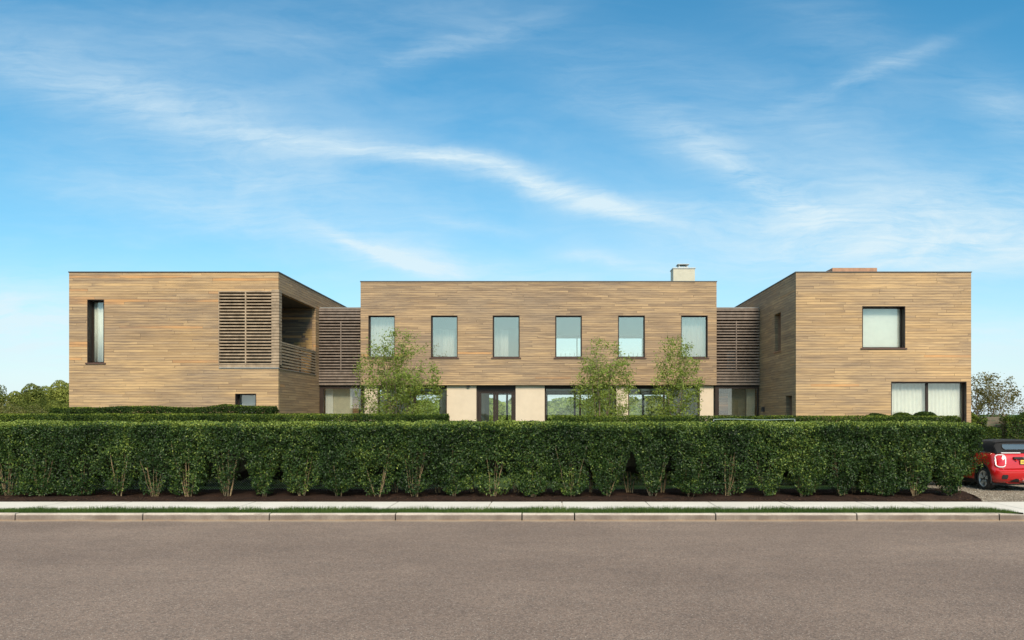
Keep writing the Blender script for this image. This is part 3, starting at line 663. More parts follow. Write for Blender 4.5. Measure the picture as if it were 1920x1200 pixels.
    o = hp(m, 'rear_window_frame', M['frame'])
    m = MB(); m.box(-.3, 4.5, CB - .07, CB - .064, 3.78, 5.94)
    for a, b in ((-7.1, -5.1), (-4.6, -1.7), (-.25, 2.95), (3.4, 5.75)): m.box(a + .03, b - .03, CB - .07, CB - .064, .08, 3.17)
    hp(m, 'glass_pane', M['glass_low'], o)
    # roof terrace rail behind the upper windows
    m = MB(); m.box(-1.5, 5.2, CB + .01, 40.4, 4.0, 4.16); hp(m, 'rear_terrace', M['roof'])
    m = MB(); x = -1.4
    while x < 5.1: m.box(x, x + .02, 40.2, 40.22, 4.16, 5.36); x += .235
    m.box(-1.45, 5.1, 40.2, 40.22, 5.16, 5.19); hp(m, 'rear_railing', M['black'])
    # ---- ground floor front
    GY = 30.46
    piers = [(-7.36, -6.86), (-4.12, -2.96), (-1.41, -.27), (2.56, 3.02), (5.85, 6.38)]
    for a, b in piers: hp(MB().box(a, b, GY, GY + .32, 0, 3.325), 'pier', M['stone'])
    m = MB(); m.box(-1.45, -1.38, GY - .06, GY, 3.2, 3.28)
    hp(MB().box(-3.33, -3.22, GY - .09, GY - .002, 3.24, 3.32), 'door_lamp', M['black'])
    bays = [(-6.86, -4.12, ((-5.46, -5.36),), 'wide glazed bay behind the widest young tree'), (-.27, 2.56, ((1.10, 1.17),), 'wide glazed bay right of the front door with garden seen through'),
            (3.02, 5.85, ((4.42, 4.49),), 'wide glazed bay behind the two slim young trees')]
    for a, b, mu, lb in bays:
        m = MB(); frame_rect(m, a, b, GY + .16, .05, 3.325, w=.06, d=.08, mull=mu); m.box(a + .06, b - .06, GY + .15, GY + .23, 3.19, 3.263)
        o = hp(m, 'glazed_bay', M['frame']); o['label'] = lb
        hp(MB().box(a + .06, b - .06, GY + .19, GY + .196, .11, 3.19), 'glass_pane', M['glass_low'], o)
    # front door: black double leaf
    a, b = -2.96, -1.41
    m = MB(); frame_rect(m, a, b, GY + .10, .03, 3.325, w=.075, d=.12); m.box(a + .075, b - .075, GY + .1, GY + .2, 3.12, 3.25)
    d = hp(m, 'front_door', M['frame'])
    mid = (a + b) / 2 - .02
    for (p, q) in ((a + .08, mid - .004), (mid + .004, b - .08)):
        m = MB(); frame_rect(m, p, q, GY + .13, .05, 3.115, w=.115 if False else .10, d=.05); hp(m, 'door_leaf', M['frame'], d)
        hp(MB().box(p + .1, q - .1, GY + .15, GY + .156, .15, 3.01), 'glass_pane', M['glass_low'], d)
    m = MB(); m.tube([(mid - .06, GY + .05, .9), (mid - .06, GY + .05, 1.9)], .012); m.tube([(mid - .06, GY + .05, 1.0), (mid - .06, GY + .13, 1.0)], .008); m.tube([(mid - .06, GY + .05, 1.8), (mid - .06, GY + .13, 1.8)], .008); hp(m, 'handle', M['metal'], d)
    # ---- louvred links
    for (x0, x1, stile, lb, mat) in ((LX1 + .005, CX0 - .005, -8.32, 'left', 'slat'), (CX1 + .005, RX0 - .005, 7.27, 'right', 'slat')):
        m = MB(); z = 3.34; k = 0
        while z < 6.30:
            band = z < 3.88 or z > 5.85
            jit = rng.normal(0, .003)
            m.box(x0, x1, 30.50, 30.64, z + jit, z + (.070 if band else .050) + jit); z += .112
        s_ = hp(m, 'link_louvres', M[mat])
        m = MB(); m.box(stile, stile + .035, 30.48, 30.499, 3.88, 5.86); m.box(x0, x1, 30.50, 30.62, 6.335, 6.37); m.box(x0, x0 + .04, 30.642, 30.70, 3.46, 6.33); m.box(x1 - .04, x1, 30.642, 30.70, 3.46, 6.33); hp(m, 'stile', M['slat'], s_)
        m = MB(); m.box(x0, x1, 30.62, CB - 1, 6.375, 6.42); m.box(x0, x1, 30.62, CB - 1, 3.34, 3.45); hp(m, 'link_roof', M['roof'])
        m = MB()
        if lb == 'right': m.panel('x', 32.4, .1, x0, x1, 3.45, 6.37, [(6.62, 6.90, 4.45, 5.35), (7.35, 7.8, 4.0, 4.9)])
        else: m.box(x0, x1, 32.4, 32.5, 3.45, 6.37)
        m.box(x0, x0 + .05, 30.68, 37, 3.45, 6.37); m.box(x1 - .05, x1, 30.68, 37, 3.45, 6.37); hp(m, 'link_wall', M['wood_honey'])  # dark wall colour paints the shade between the louvres
        m = MB(); frame_rect(m, x0 + .1, x1 - .02, 30.60, .05, 3.33, w=.05, d=.08); m.box(x0 + .002, x0 + .1, 30.6, 30.68, .0, 3.33); m.box(x0 + .15, x1 - .07, 30.6, 30.67, 3.20, 3.275)
        o = hp(m, 'link_window', M['frame']); o['label'] = f'tall glass pane under the {lb} louvred link'
        hp(MB().box(x0 + .15, x1 - .07, 30.63, 30.636, .1, 3.2), 'glass_pane', M['glass'], o)
        if lb == 'left':
            pn = [(x0 + .12, x0 + .42, 31.0, 'linen'), (x0 + .42, x0 + 1.18, 31.06, 'wood_olive'), (x0 + 1.18, x0 + 1.42, 31.12, 'wood_side_warm')]
        else: pn = [(x0 + .1, x0 + .62, 31.06, 'wood_honey'), (x0 + .62, x0 + 1.34, 31.14, 'wood_dim'), (x0 + 1.34, x1 - .06, 31.0, 'wood_olive')]
        for (p, q, yy, mm) in pn: hp(MB().box(p, q, yy, yy + .05, .05, 3.32), 'interior_panel', M[mm])
build_house()

# ------------------------------------------------------------------ hedges
def stems_mb(x, y, top=1.1, k=5, fan=.28, r=.014, z0=0):
    m = MB()
    for i in range(k):
        a = random.uniform(-1, 1); b = random.uniform(-.6, .6)
        p = [(x + a * .07, y + b * .07, z0)]
        tt = top * random.uniform(.7, 1.15)
        for j in range(1, 6):
            t = j / 5; p.append((x + a * (.07 + fan * t ** .9) + random.gauss(0, .012), y + b * (.07 + .25 * t) + random.gauss(0, .012), z0 + tt * t))
        rr = r * random.uniform(.6, 1.25); m.tube(p, [rr * (1 - .11 * j) for j in range(6)], 5, cap=False)
    return m
def front_hedge():
    root = empty('hedge', (-2.9, 20.6, 0), 'long clipped green privet hedge closest to the road, bare stems showing at its foot', 'hedge')
    off = (-2.9, 20.6, 0)
    x0, x1, y0, y1, zt = -17.4, 11.17, 19.88, 21.55, 1.965
    pxs = [-60, 22, 90, 158, 232, 300, 362, 432, 500, 570, 640, 712, 780, 850, 925, 1000, 1070, 1135, 1222, 1293, 1357, 1437, 1503, 1573, 1643, 1712, 1775]
    xs = np.array([(p - 1034) / 1450 * 20.4 for p in [-205, -130] + pxs])
    P, N = hedge_points(x0, x1, y0, y1, zt, 340000, z0=.10, lump=.20, deep=.17, shares=(.60, .25, .07))
    # inner layer of leaves that closes the hedge
    n = 34000; Q = np.c_[rng.uniform(x0 + .1, x1 - .15, n), rng.uniform(y0 + .15, y1 - .1, n), rng.uniform(.3, zt - .1, n)]
    P = np.r_[P, Q]; N = np.r_[N, np.tile([0, -1, 0], (n, 1))]; siz = np.r_[np.full(len(P) - n, .059), np.full(n, .10)]
    # foot of each plant: V shaped skirt with gaps between plants
    d = np.abs(P[:, None, 0] - xs[None]); i = d.argmin(1); dx = d.min(1)
    r_ = np.random.default_rng(3); wid = r_.uniform(.34, .60, len(xs))[i]; hh = r_.choice([.15, .25, .38, .52, .72], len(xs))[i] * r_.uniform(.8, 1.2, len(xs))[i]; low = r_.uniform(.02, .16, len(xs))[i]; dx = np.abs(dx + (vnoise(P[:, [0, 2]], 1.1, 31) - .5) * .35)
    zmin = low + hh * np.clip(dx / wid, 0, 1.35) ** 1.8 + (vnoise(P[:, [0, 2]], 7, 2) - .5) * .16
    back = P[:, 1] > 20.75                                   # second, staggered row of plants
    xs2 = (xs[1:] + xs[:-1]) / 2 + r_.normal(0, .1, len(xs) - 1); d2 = np.abs(P[:, None, 0] - xs2[None]).min(1)
    z2 = .10 + .75 * np.clip(d2 / .36, 0, 1.2) ** 2.2
    zmin = np.where(back, z2, zmin)
    keep = P[:, 2] > zmin
    # bulge each plant forward, hollows between plants, thin places where stems show
    thin = (vnoise(np.c_[P[:, 0], P[:, 2] * .6], 1.6, 21) > .72) & (P[:, 2] < 1.2) & (rng.random(len(P)) < .5); keep &= ~thin
    bare_ = (r_.random(len(xs)) < .20)[i] & (np.abs(dx) < .17 + .10 * r_.random(len(xs))[i]) & (P[:, 1] < 20.5) & (P[:, 2] < .55 + r_.uniform(.0, .55, len(xs))[i]) & (rng.random(len(P)) < .72); keep &= ~bare_
    P[:, 1] += np.where(N[:, 1] < 0, .16 * np.clip(dx / .48, 0, 1.1) ** 2 * np.clip(1.7 - P[:, 2], .15, 1), 0)
    P[:, 1] += np.where((N[:, 1] < 0), .12 * np.clip((.9 - P[:, 2]) / .9, 0, 1), 0)
    # rounded, slightly ragged right end
    ex = np.clip((P[:, 0] - (x1 - .75)) / .75, 0, 1)
    P[:, 0] -= ex * (.72 * np.clip((.9 - P[:, 2]) / .9, 0, 1)) + ex * .22 * np.clip((P[:, 2] - 1.55) / .5, 0, 1) ** 2
    P[:, 0] += np.where(N[:, 0] > 0, (vnoise(P[:, 1:], 2.5, 12) - .5) * .35, 0)
    P[:, 1] += np.where(N[:, 1] < 0, ex ** 2 * .30, 0)
    P, N, siz = P[keep], N[keep], siz[keep]
    t = tone_of(P, N, zt,   .38, .55)
    ii = np.abs(P[:, None, 0] - xs[None]).argmin(1); t += r_.normal(0, .06, len(xs))[ii]
    # loose shoots standing up from the clipped top
    k = 900; sx = rng.uniform(x0, x1 - .3, k); sy = rng.uniform(y0 + .05, y1, k); sh = rng.uniform(.01, .08, k) * (.5 + vnoise(np.c_[sx, sy], .7, 2))
    SP = []; 
    for a, b, c in zip(sx, sy, sh):
        for q in range(5): SP.append((a + rng.normal(0, .012), b + rng.normal(0, .012), zt + c * q / 4 - .01))
    SP = np.array(SP); P = np.r_[P, SP]; N = np.r_[N, np.tile([0, 0, 1.], (len(SP), 1))]; siz = np.r_[siz, np.full(len(SP), .042)]; t = np.r_[t, rng.uniform(.55, 1, len(SP))]
    leaves('foliage', P, N, siz, t, M['privet'], root, off)
    # twiggy core of the hedge, inner shade put into its near-black colour
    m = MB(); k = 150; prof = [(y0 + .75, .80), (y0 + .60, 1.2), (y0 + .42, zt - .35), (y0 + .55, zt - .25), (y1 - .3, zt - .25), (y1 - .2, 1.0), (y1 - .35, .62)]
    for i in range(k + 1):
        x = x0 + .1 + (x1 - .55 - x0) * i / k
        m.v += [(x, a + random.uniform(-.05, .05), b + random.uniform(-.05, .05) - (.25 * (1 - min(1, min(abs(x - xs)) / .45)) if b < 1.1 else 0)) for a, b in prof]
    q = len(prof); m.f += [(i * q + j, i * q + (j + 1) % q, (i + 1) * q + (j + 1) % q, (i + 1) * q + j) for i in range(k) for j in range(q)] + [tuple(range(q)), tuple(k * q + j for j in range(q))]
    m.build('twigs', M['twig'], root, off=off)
    for j, x in enumerate(xs):
        m = stems_mb(x, 20.18 + random.uniform(-.05, .1), 1.3, random.choice([5, 6, 7, 9]), random.uniform(.20, .42), random.choice([.009, .011, .014]))
        m.build('stems', M['stem'], root, off=off, weld=False)
    for x in xs2: stems_mb(x, 21.15, 1.0, 4, .15, .02).build('stems', M['stem'], root, off=off, weld=False)
front_hedge()
def plain_hedge(label, x0, x1, y0, y1, zt, n, size=.055, lump=.05, z0=.3, base=.42, mat='hedge2', sprout=.34, wave=.0):
    root = empty('hedge', ((x0 + x1) / 2, (y0 + y1) / 2, 0), label, 'hedge'); off = ((x0 + x1) / 2, (y0 + y1) / 2, 0)
    P, N = hedge_points(x0, x1, y0, y1, zt, n, z0=z0, lump=lump, deep=.07)
    t = tone_of(P, N, zt, base, sprout * 1.3, .07)
    P[:, 2] += wave * (vnoise(P[:, :1], .9, 5) - .5) * np.clip(P[:, 2] / zt, 0, 1)
    k = int(1200 * (x1 - x0)); Q = np.c_[rng.uniform(x0, x1, k), y0 + rng.exponential(.06, k), rng.uniform(.1, z0 + .1, k)]
    P = np.r_[P, Q]; N = np.r_[N, np.tile([0, -1., 0], (k, 1))]; t = np.r_[t, base + rng.normal(0, .14, k)]; size = np.r_[np.full(n, size), np.full(k, .10)]
    leaves('foliage', P, N, size, t, M[mat], root, off)
    m = MB(); x = x0 + .3
    m.box(x0 + .2, x1 - .2, y0 + .2, y1 - .2, .12, zt - .22); m.build('branches', M['twig'], root, off=off)  # solid core box, coloured dark for the shade inside the row
    while x < x1 - .2:
        MB().tube([(x, (y0 + y1) / 2, 0), (x, (y0 + y1) / 2, .4)], .03, 5).build('stem', M['stem'], root, off=off); x += .9
# z at which a top edge shows at photo row py from distance d
def zt(py, d): return 2.2 + (776 - py) / 1450 * d
def xt(px, d): return (px - 1034) / 1450 * d
plain_hedge('clipped hedge row just behind the front hedge, left of the front path', -20, xt(838, 23.5), 23.2, 24.1, zt(776, 23.4), 70000, z0=1.5, base=.40)
plain_hedge('clipped hedge row just behind the front hedge, right of the front path', xt(1036, 24), xt(1790, 24) , 23.6, 24.4, zt(780, 23.8), 45000, z0=1.5, base=.40)
plain_hedge('shorter darker hedge against the foot of the left wing', xt(100, 25), xt(513, 25), 24.75, 25.5, zt(762, 25), 36000, z0=1.7, base=.30, lump=.08, wave=.10)
# pale hose / line lying along the hedge top
m = MB(); pts = []
for i in range(24):
    x = xt(1338, 23.0) + (xt(1490, 23.0) - xt(1338, 23.0)) * i / 23; pts.append((x, 23.0 + .015 * math.sin(i * .7), zt(786.6, 23.0) + .012 * math.sin(i * .33)))
m.tube(pts, .009, 6); 
rail = empty('cable', (6.2, 23.0, 0), 'thin pale cable stretched along behind the front hedge near the right link', 'cable'); m.build('line', M['hose'], rail, off=(6.2, 23.0, 0))
m = MB(); m.tube([pts[0], (pts[0][0], pts[0][1], 0)], .02, 6); m.build('post', M['metal'], rail, off=(6.2, 23, 0)); m = MB(); m.tube([pts[-1], (pts[-1][0], pts[-1][1], 0)], .02, 6); m.build('post', M['metal'], rail, off=(6.2, 23, 0))

# ------------------------------------------------------------------ chain link fence behind the front hedge
def chain_fence():
    y = 21.95; x0, x1, h = -17.5, 10.9, 1.15; root = empty('chain_link_fence', (-3, y, 0), 'low chain-link fence glimpsed through gaps at the foot of the front hedge', 'fence'); off = (-3, y, 0)
    m = MB(); p = .07; r = .0028; x = x0 - h
    while x < x1:
        a, b = max(x, x0), min(x + h, x1)
        if b > a:
            m.tube([(a, y, a - x + .03), (b, y, b - x + .03)], r, 3, cap=False); m.tube([(a, y + .005, h - (a - x) + .03), (b, y + .005, h - (b - x) + .03)], r, 3, cap=False)
        x += p
    m.build('wire_mesh', M['metal'], root, off=off, weld=False)
    x = x0
    while x < x1: MB().tube([(x, y + .03, 0), (x, y + .03, 1.22)], .025, 8).build('post', M['metal'], root, off=off); x += 3.1
    MB().tube([(x0, y + .03, 1.2), (x1, y + .03, 1.2)], .018, 6).build('top_rail', M['metal'], root, off=off)
chain_fence()

# ------------------------------------------------------------------ trees
def tree(name, label, cat, base, env, n_tips, leaf, n_leaf, mat, stems=5, group=None, bark='bark', r0=.035, stem_h=.55, base_tone=.5, fan=.5, clump=.11, parts=('trunk', 'crown'), bare=0.0):
    """env: (cx, cz, rx, ry, rz, zlow) crown envelope relative to the base; tips joined to the nearest lower node"""
    root = empty(name, base, label, cat, group)
    cx, cz, rx, ry, rz, zlow = env
    nodes = []; m = MB()
    for i in range(stems):
        a = random.uniform(0, 6.28) if stems > 1 else 0; f = random.uniform(.2, 1) * fan if stems > 1 else .05
        pts = []; H = (cz + rz * stem_h)
        for j in range(9):
            t = j / 8; pts.append(Vector((cx * t + math.cos(a) * f * rx * t ** 1.2 + random.gauss(0, .02 * rx) * (j > 0), math.sin(a) * f * ry * t ** 1.2 + random.gauss(0, .02) * (j > 0), H * t)))
        if stems > 1: pts[0] += Vector((math.cos(a), math.sin(a), 0)) * .06
        rr = r0 * random.uniform(.6, 1.1) if stems > 1 else r0
        m.tube(pts, [rr * (1 - .1 * j) for j in range(9)], 6); nodes += [(p, rr * (1 - .1 * j)) for j, p in enumerate(pts) if j > 1]
    tips = []
    while len(tips) < n_tips:
        q = np.random.default_rng(random.randrange(1 << 30)).normal(0, 1, 3); q /= np.linalg.norm(q); q *= random.random() ** .42
        p = Vector((cx + q[0] * rx, q[1] * ry, cz + q[2] * rz)); 
        if p.z > zlow * random.uniform(.8, 1.2): tips.append(p)
    tips.sort(key=lambda p: (p - Vector((cx, 0, cz * .5))).length)
    LP = []; 
    for p in tips:
        best = min(nodes, key=lambda nd: (nd[0] - p).length + (3 if nd[0].z > p.z - .05 * rz else 0))
        q, rq = best; d = p - q; k = 5; pts = []
        for j in range(k + 1):
            t = j / k; w = q + d * t; w.z += math.sin(t * math.pi) * -.08 * d.length + .0
            w += Vector((random.gauss(0, .02), random.gauss(0, .02), random.gauss(0, .02))) * d.length * (0 < j < k); pts.append(w)
        ra = min(rq * .6, .012 + .02 * d.length); m.tube(pts, [ra * (1 - .8 * j / k) + .0018 for j in range(k + 1)], 4, cap=False)
        nodes += [(pts[j], ra * (1 - .15 * j)) for j in (2, 4)]
        if random.random() < bare: continue
        for c in range(n_leaf):
            t = random.uniform(.45, 1.08); i0 = min(k - 1, int(t * k)); b_ = pts[i0].lerp(pts[i0 + 1], min(1.3, t * k - i0))
            LP.append(tuple(b_ + Vector((random.gauss(0, clump), random.gauss(0, clump), random.gauss(0, clump * .8)))))
    m.build(parts[0], M[bark], root, weld=False, smooth=True)
    P = np.array(LP); N = np.tile([0, -.3, 1.], (len(P), 1)); t = base_tone + rng.normal(0, .16, len(P)) + (vnoise(P, 3.2, 3) - .5) * .3
    leaves(parts[1], P, N, leaf, t, M[mat], root, spread=.9)
    return root
G = 'young multi-stemmed trees in front of the centre block'
tree('young_tree', 'widest airy multi-stemmed young tree, leftmost of three before the house', 'tree', (xt(745, 28), 28.0, 0), (0, 3.25, 1.62, 1.0, 2.08, 1.5), 500, .088, 22, 'birch', 9, G, clump=.10, fan=.8, base_tone=.56)
tree('young_tree', 'middle young tree of three, between two see-through upper windows', 'tree', (xt(1128, 28), 28.0, 0), (.12, 3.25, 1.20, .85, 1.76, 1.4), 330, .085, 21, 'birch', 6, G, clump=.095, fan=.7, base_tone=.58)
tree('young_tree', 'slimmest young tree, nearest the right louvred link', 'tree', (xt(1266, 28), 28.0, 0), (.10, 3.3, .98, .75, 1.74, 1.4), 270, .085, 21, 'birch', 5, G, clump=.09, fan=.6, base_tone=.60)
tree('bronze_tree', 'open bronze-leaved tree beyond the right wing behind the slatted fence', 'tree', (xt(1838, 36), 36.0, 0), (.35, 2.75, 1.65, 1.2, 1.38, 2.3), 260, .11, 14, 'rust', 7, r0=.05, clump=.11, fan=.9, base_tone=.45)
tree('sparse_tree', 'nearly bare small tree at the right edge of the sky', 'tree', (xt(1890, 37), 37.0, 0), (.0, 2.4, .9, .8, 1.0, 1.8), 60, .07, 5, 'rust', 5, r0=.03, clump=.09, fan=1.0, bare=.35)

def crown_tree(name, label, cat, base, blobs, size, n, mat, base_tone=.45, group=None, trunk_h=1.5, trunk_r=.15):
    root = empty(name, base, label, cat, group); P = []; N = []
    tot = sum(b[3] * b[4] for b in blobs)
    for (x, y, z, r, rz) in blobs:
        k = int(n * r * rz / tot); q = rng.normal(0, 1, (k, 3)); q /= np.linalg.norm(q, axis=1)[:, None]
        rad = 1 + (vnoise(q * 1.0 + x, 2.6, 4) - .5) * .55 - rng.exponential(.07, k)
        P.append(q * rad[:, None] * (r, r, rz) + (x, y, z)); N.append(q)
    P = np.concatenate(P); N = np.concatenate(N); k = P[:, 2] > .05; P, N = P[k], N[k]
    t = base_tone + rng.normal(0, .13, len(P)) + (vnoise(P, .9, 3) - .5) * .4
    leaves('crown' if trunk_h > .7 else 'foliage', P, N, size, t, M[mat], root, spread=.7)
    m = MB()
    top = max(b[2] for b in blobs)
    m.tube([(0, 0, 0), (.05, 0, top * .5), (0, .05, top)], [trunk_r, trunk_r * .7, trunk_r * .25], 7)
    for b in blobs:
        m.tube([(0, 0, top * .35), ((b[0]) * .6, b[1] * .6, b[2] * .75), (b[0], b[1], b[2])], [trunk_r * .5, trunk_r * .3, trunk_r * .1], 5)
    m.build('trunk' if trunk_h > .7 else 'stems', M['bark'], root, weld=False)
GT = 'trees beyond the left wing'
d = 70
def bt(px, py, w, dd, label, mat='far_green', tone=.45, n=9000, size=.17):
    h = zt(py, dd); s = dd / 1450; r = w * s / 2
    bl = [(0, 0, h - r * .8, r * .75, r * .8), (-r * .55, .3, h - r * 1.4, r * .6, r * .7), (r * .55, -.3, h - r * 1.35, r * .62, r * .75), (0, -.4, h * .35, r * .95, h * .38), (-r * .2, .2, h - r * 1.0, r * .6, r * .6)]
    crown_tree('broadleaf_tree', label, 'tree', (xt(px, dd), dd, 0), bl, size, n, mat, tone + .18, GT)
bt(-16, 718, 70, 66, 'dark tree cut by the left edge of the photo', tone=.35)
bt(30, 735, 34, 62, 'small rounded light tree between the edge tree and the dark dome-shaped one', tone=.6, n=6000)
bt(62, 722, 46, 68, 'dark dome-shaped tree left of the left wing', tone=.3)
bt(88, 726, 40, 78, 'grey-green tree top just right of the dark dome-shaped tree', tone=.5)
bt(116, 716, 50, 64, 'light green tree touching the edge of the left wing', tone=.62, n=11000)
bt(146, 722, 50, 70, 'tree mostly hidden behind the left wing', tone=.5)
bt(-80, 712, 90, 74, 'tree standing outside the left edge', tone=.4)
bt(-190, 716, 100, 72, 'broad tree well outside the left edge', tone=.45)
bt(-300, 710, 110, 80, 'tree farther outside the left edge', tone=.5)
GS = 'low shrubs left of the left wing'
def shrub(px, py, w, dd, label, mat, tone, n=7000, size=.075, name='shrub', group=None, cat='shrub'):
    h = zt(py, dd); r = w * dd / 1450 / 2
    crown_tree(name, label, cat, (xt(px, dd), dd, 0), [(0, 0, h * .55, r, h * .46), (-r * .5, .1, h * .5, r * .7, h * .42), (r * .5, -.1, h * .48, r * .7, h * .43)], size, n, mat, tone, group, .3, .04)
shrub(-30, 752, 80, 38, 'shrub cut by the left edge of the photo', 'far_olive', .5, group=GS)
shrub(18, 757, 62, 34, 'yellow-olive low shrub at the far left', 'far_olive', .62, group=GS)
shrub(70, 767, 56, 36, 'low yellow-green shrub in the middle of the left gap', 'far_olive', .55, group=GS)
shrub(44, 753, 60, 46, 'dark green bush behind the yellow-olive shrub', 'far_green', .38, 9000, .10, group=GS)
shrub(96, 752, 80, 48, 'dark green bush below the light tree beside the left wing', 'far_green', .35, 9000, .10, group=GS)
shrub(112, 762, 40, 32, 'mid-green bush touching the left wing corner', 'far_green', .6, group=GS)
def box_shrub(p0, p1, py, y, label, tone):
    x0, x1, h = xt(p0, y), xt(p1, y), zt(py, y); o = ((x0 + x1) / 2, y + .25, 0)
    root = empty('shrub', o, label, 'shrub', 'bushes along the front of the right wing')
    P, N = hedge_points(x0, x1, y, y + .5, h, int(9000 * (x1 - x0)), z0=.2, lump=.10, deep=.07)
    P[:, 2] += (vnoise(P[:, :2], 3.0, 5) - .5) * .16 * np.clip(P[:, 2] / h, 0, 1); cxx = (x0 + x1) / 2; P[:, 2] -= .10 * np.clip(np.abs(P[:, 0] - cxx) / (x1 - x0) * 2, 0, 1) ** 4
    leaves('foliage', P, N, .065, tone + rng.normal(0, .17, len(P)), M['hedge2'], root, o)
    stems_mb(0, 0, h * .8, 6, .25, .012).build('stems', M['stem'], root, weld=False)
box_shrub(1682, 1722, 775, 24.95, 'light green low bush before the left pane of the curtained window', .50)
box_shrub(1719, 1758, 771, 25.0, 'darker rounder bush in front of the curtained window mullion', .30)
box_shrub(1622, 1672, 777, 25.1, 'flat bush under the cedar wall left of the curtained window', .36)
# garden seen through the ground floor rooms
GB = 'garden bushes seen through the ground floor glass'
for px_, py_, w_, dd_, mt_, tn_, lb_ in [(700, 742, 150, 52, 'far_green', .45, 'bush behind the house at the left glazed bay'), (800, 752, 120, 46, 'birch', .7, 'bright bush seen through the bay left of the front door'), (860, 748, 130, 50, 'birch', .6, 'bush hidden behind the pier left of the door'),
                        (925, 749, 120, 45, 'birch', .75, 'bright bush seen through the front door'), (990, 745, 110, 52, 'far_green', .5, 'bush hidden behind the pier right of the door'), (1075, 747, 130, 48, 'birch', .55, 'bush seen through the bay right of the door'),
                        (1150, 738, 120, 54, 'far_green', .5, 'bush seen behind the middle young tree'), (1190, 762, 60, 46, 'birch', .75, 'low bright bush seen at the left end of the right bay'), (1232, 744, 90, 47, 'far_green', .5, 'round bush seen through the right bay'), (1300, 746, 120, 52, 'far_green', .45, 'bush behind the right link')]:
    shrub(px_, py_ + 6, w_, dd_ + 9, lb_, mt_, tn_ + .1, 16000, .36, group=GB)

# ------------------------------------------------------------------ slatted fence and climbers by the drive
def side_fence():
    y = 27.4; x0, x1 = 14.25, 26; root = empty('slatted_fence', (18, y, 0), 'weathered grey horizontal board fence behind the red car', 'fence'); off = (18, y, 0)
    x = x0; k = 0
    while x < x1:
        m = MB(); z = .12
        while z < 2.05: m.box(x + .01, min(x + 1.8, x1) - .01, y, y + .022, z, z + .125); z += .142
        m.build('board_panel', M['wood_fence'], root, off=off); MB().box(x - .05, x + .05, y + .024, y + .12, 0, 2.16).build('post', M['wood_fence'], root, off=off); x += 1.8
    GV = 'leafy climbers and shrubs along the slatted fence'
    specs = [(14.35, 26.35, .34, 2.16, .45, 'narrow leafy shrub at the corner of the right wing'), (15.15, 27.0, .42, 1.75, .40, 'short climber leaving the fence boards bare beside it'), (16.35, 26.95, .62, 2.20, .40, 'dense climber on the fence above the car roof'), (17.45, 26.95, .68, 2.28, .50, 'bright climber on the fence at the right edge'),
             (18.6, 26.95, .65, 2.2, .45, 'climber on the fence outside the right edge')]
    for (x, yy, r, h, tn, lb) in specs:
        rt = empty('climber', (x, yy, 0), lb, 'shrub', GV); n = 9000
        P, N = hedge_points(x - r, x + r, yy - .28, yy + .28, h, n, z0=.1, lump=.12, deep=.1, shares=(.6, .15, .1)); P[:, 2] += (vnoise(P[:, :1], 4, 3) - .5) * .22 * P[:, 2] / h
        P[:, 2] *= 1; kk = rng.random(len(P)) < .5 + .5 * vnoise(P, 3.1, 9)
        P, N = P[kk], N[kk]
        leaves('foliage', P, N, .07, tn + .1 + rng.normal(0, .17, len(P)) + (vnoise(P, 3, 4) - .5) * .3, M['hedge2'], rt, (x, yy, 0))
        stems_mb(0, 0, h * .9, 5, .3, .015).build('stems', M['stem'], rt, weld=False)
side_fence()

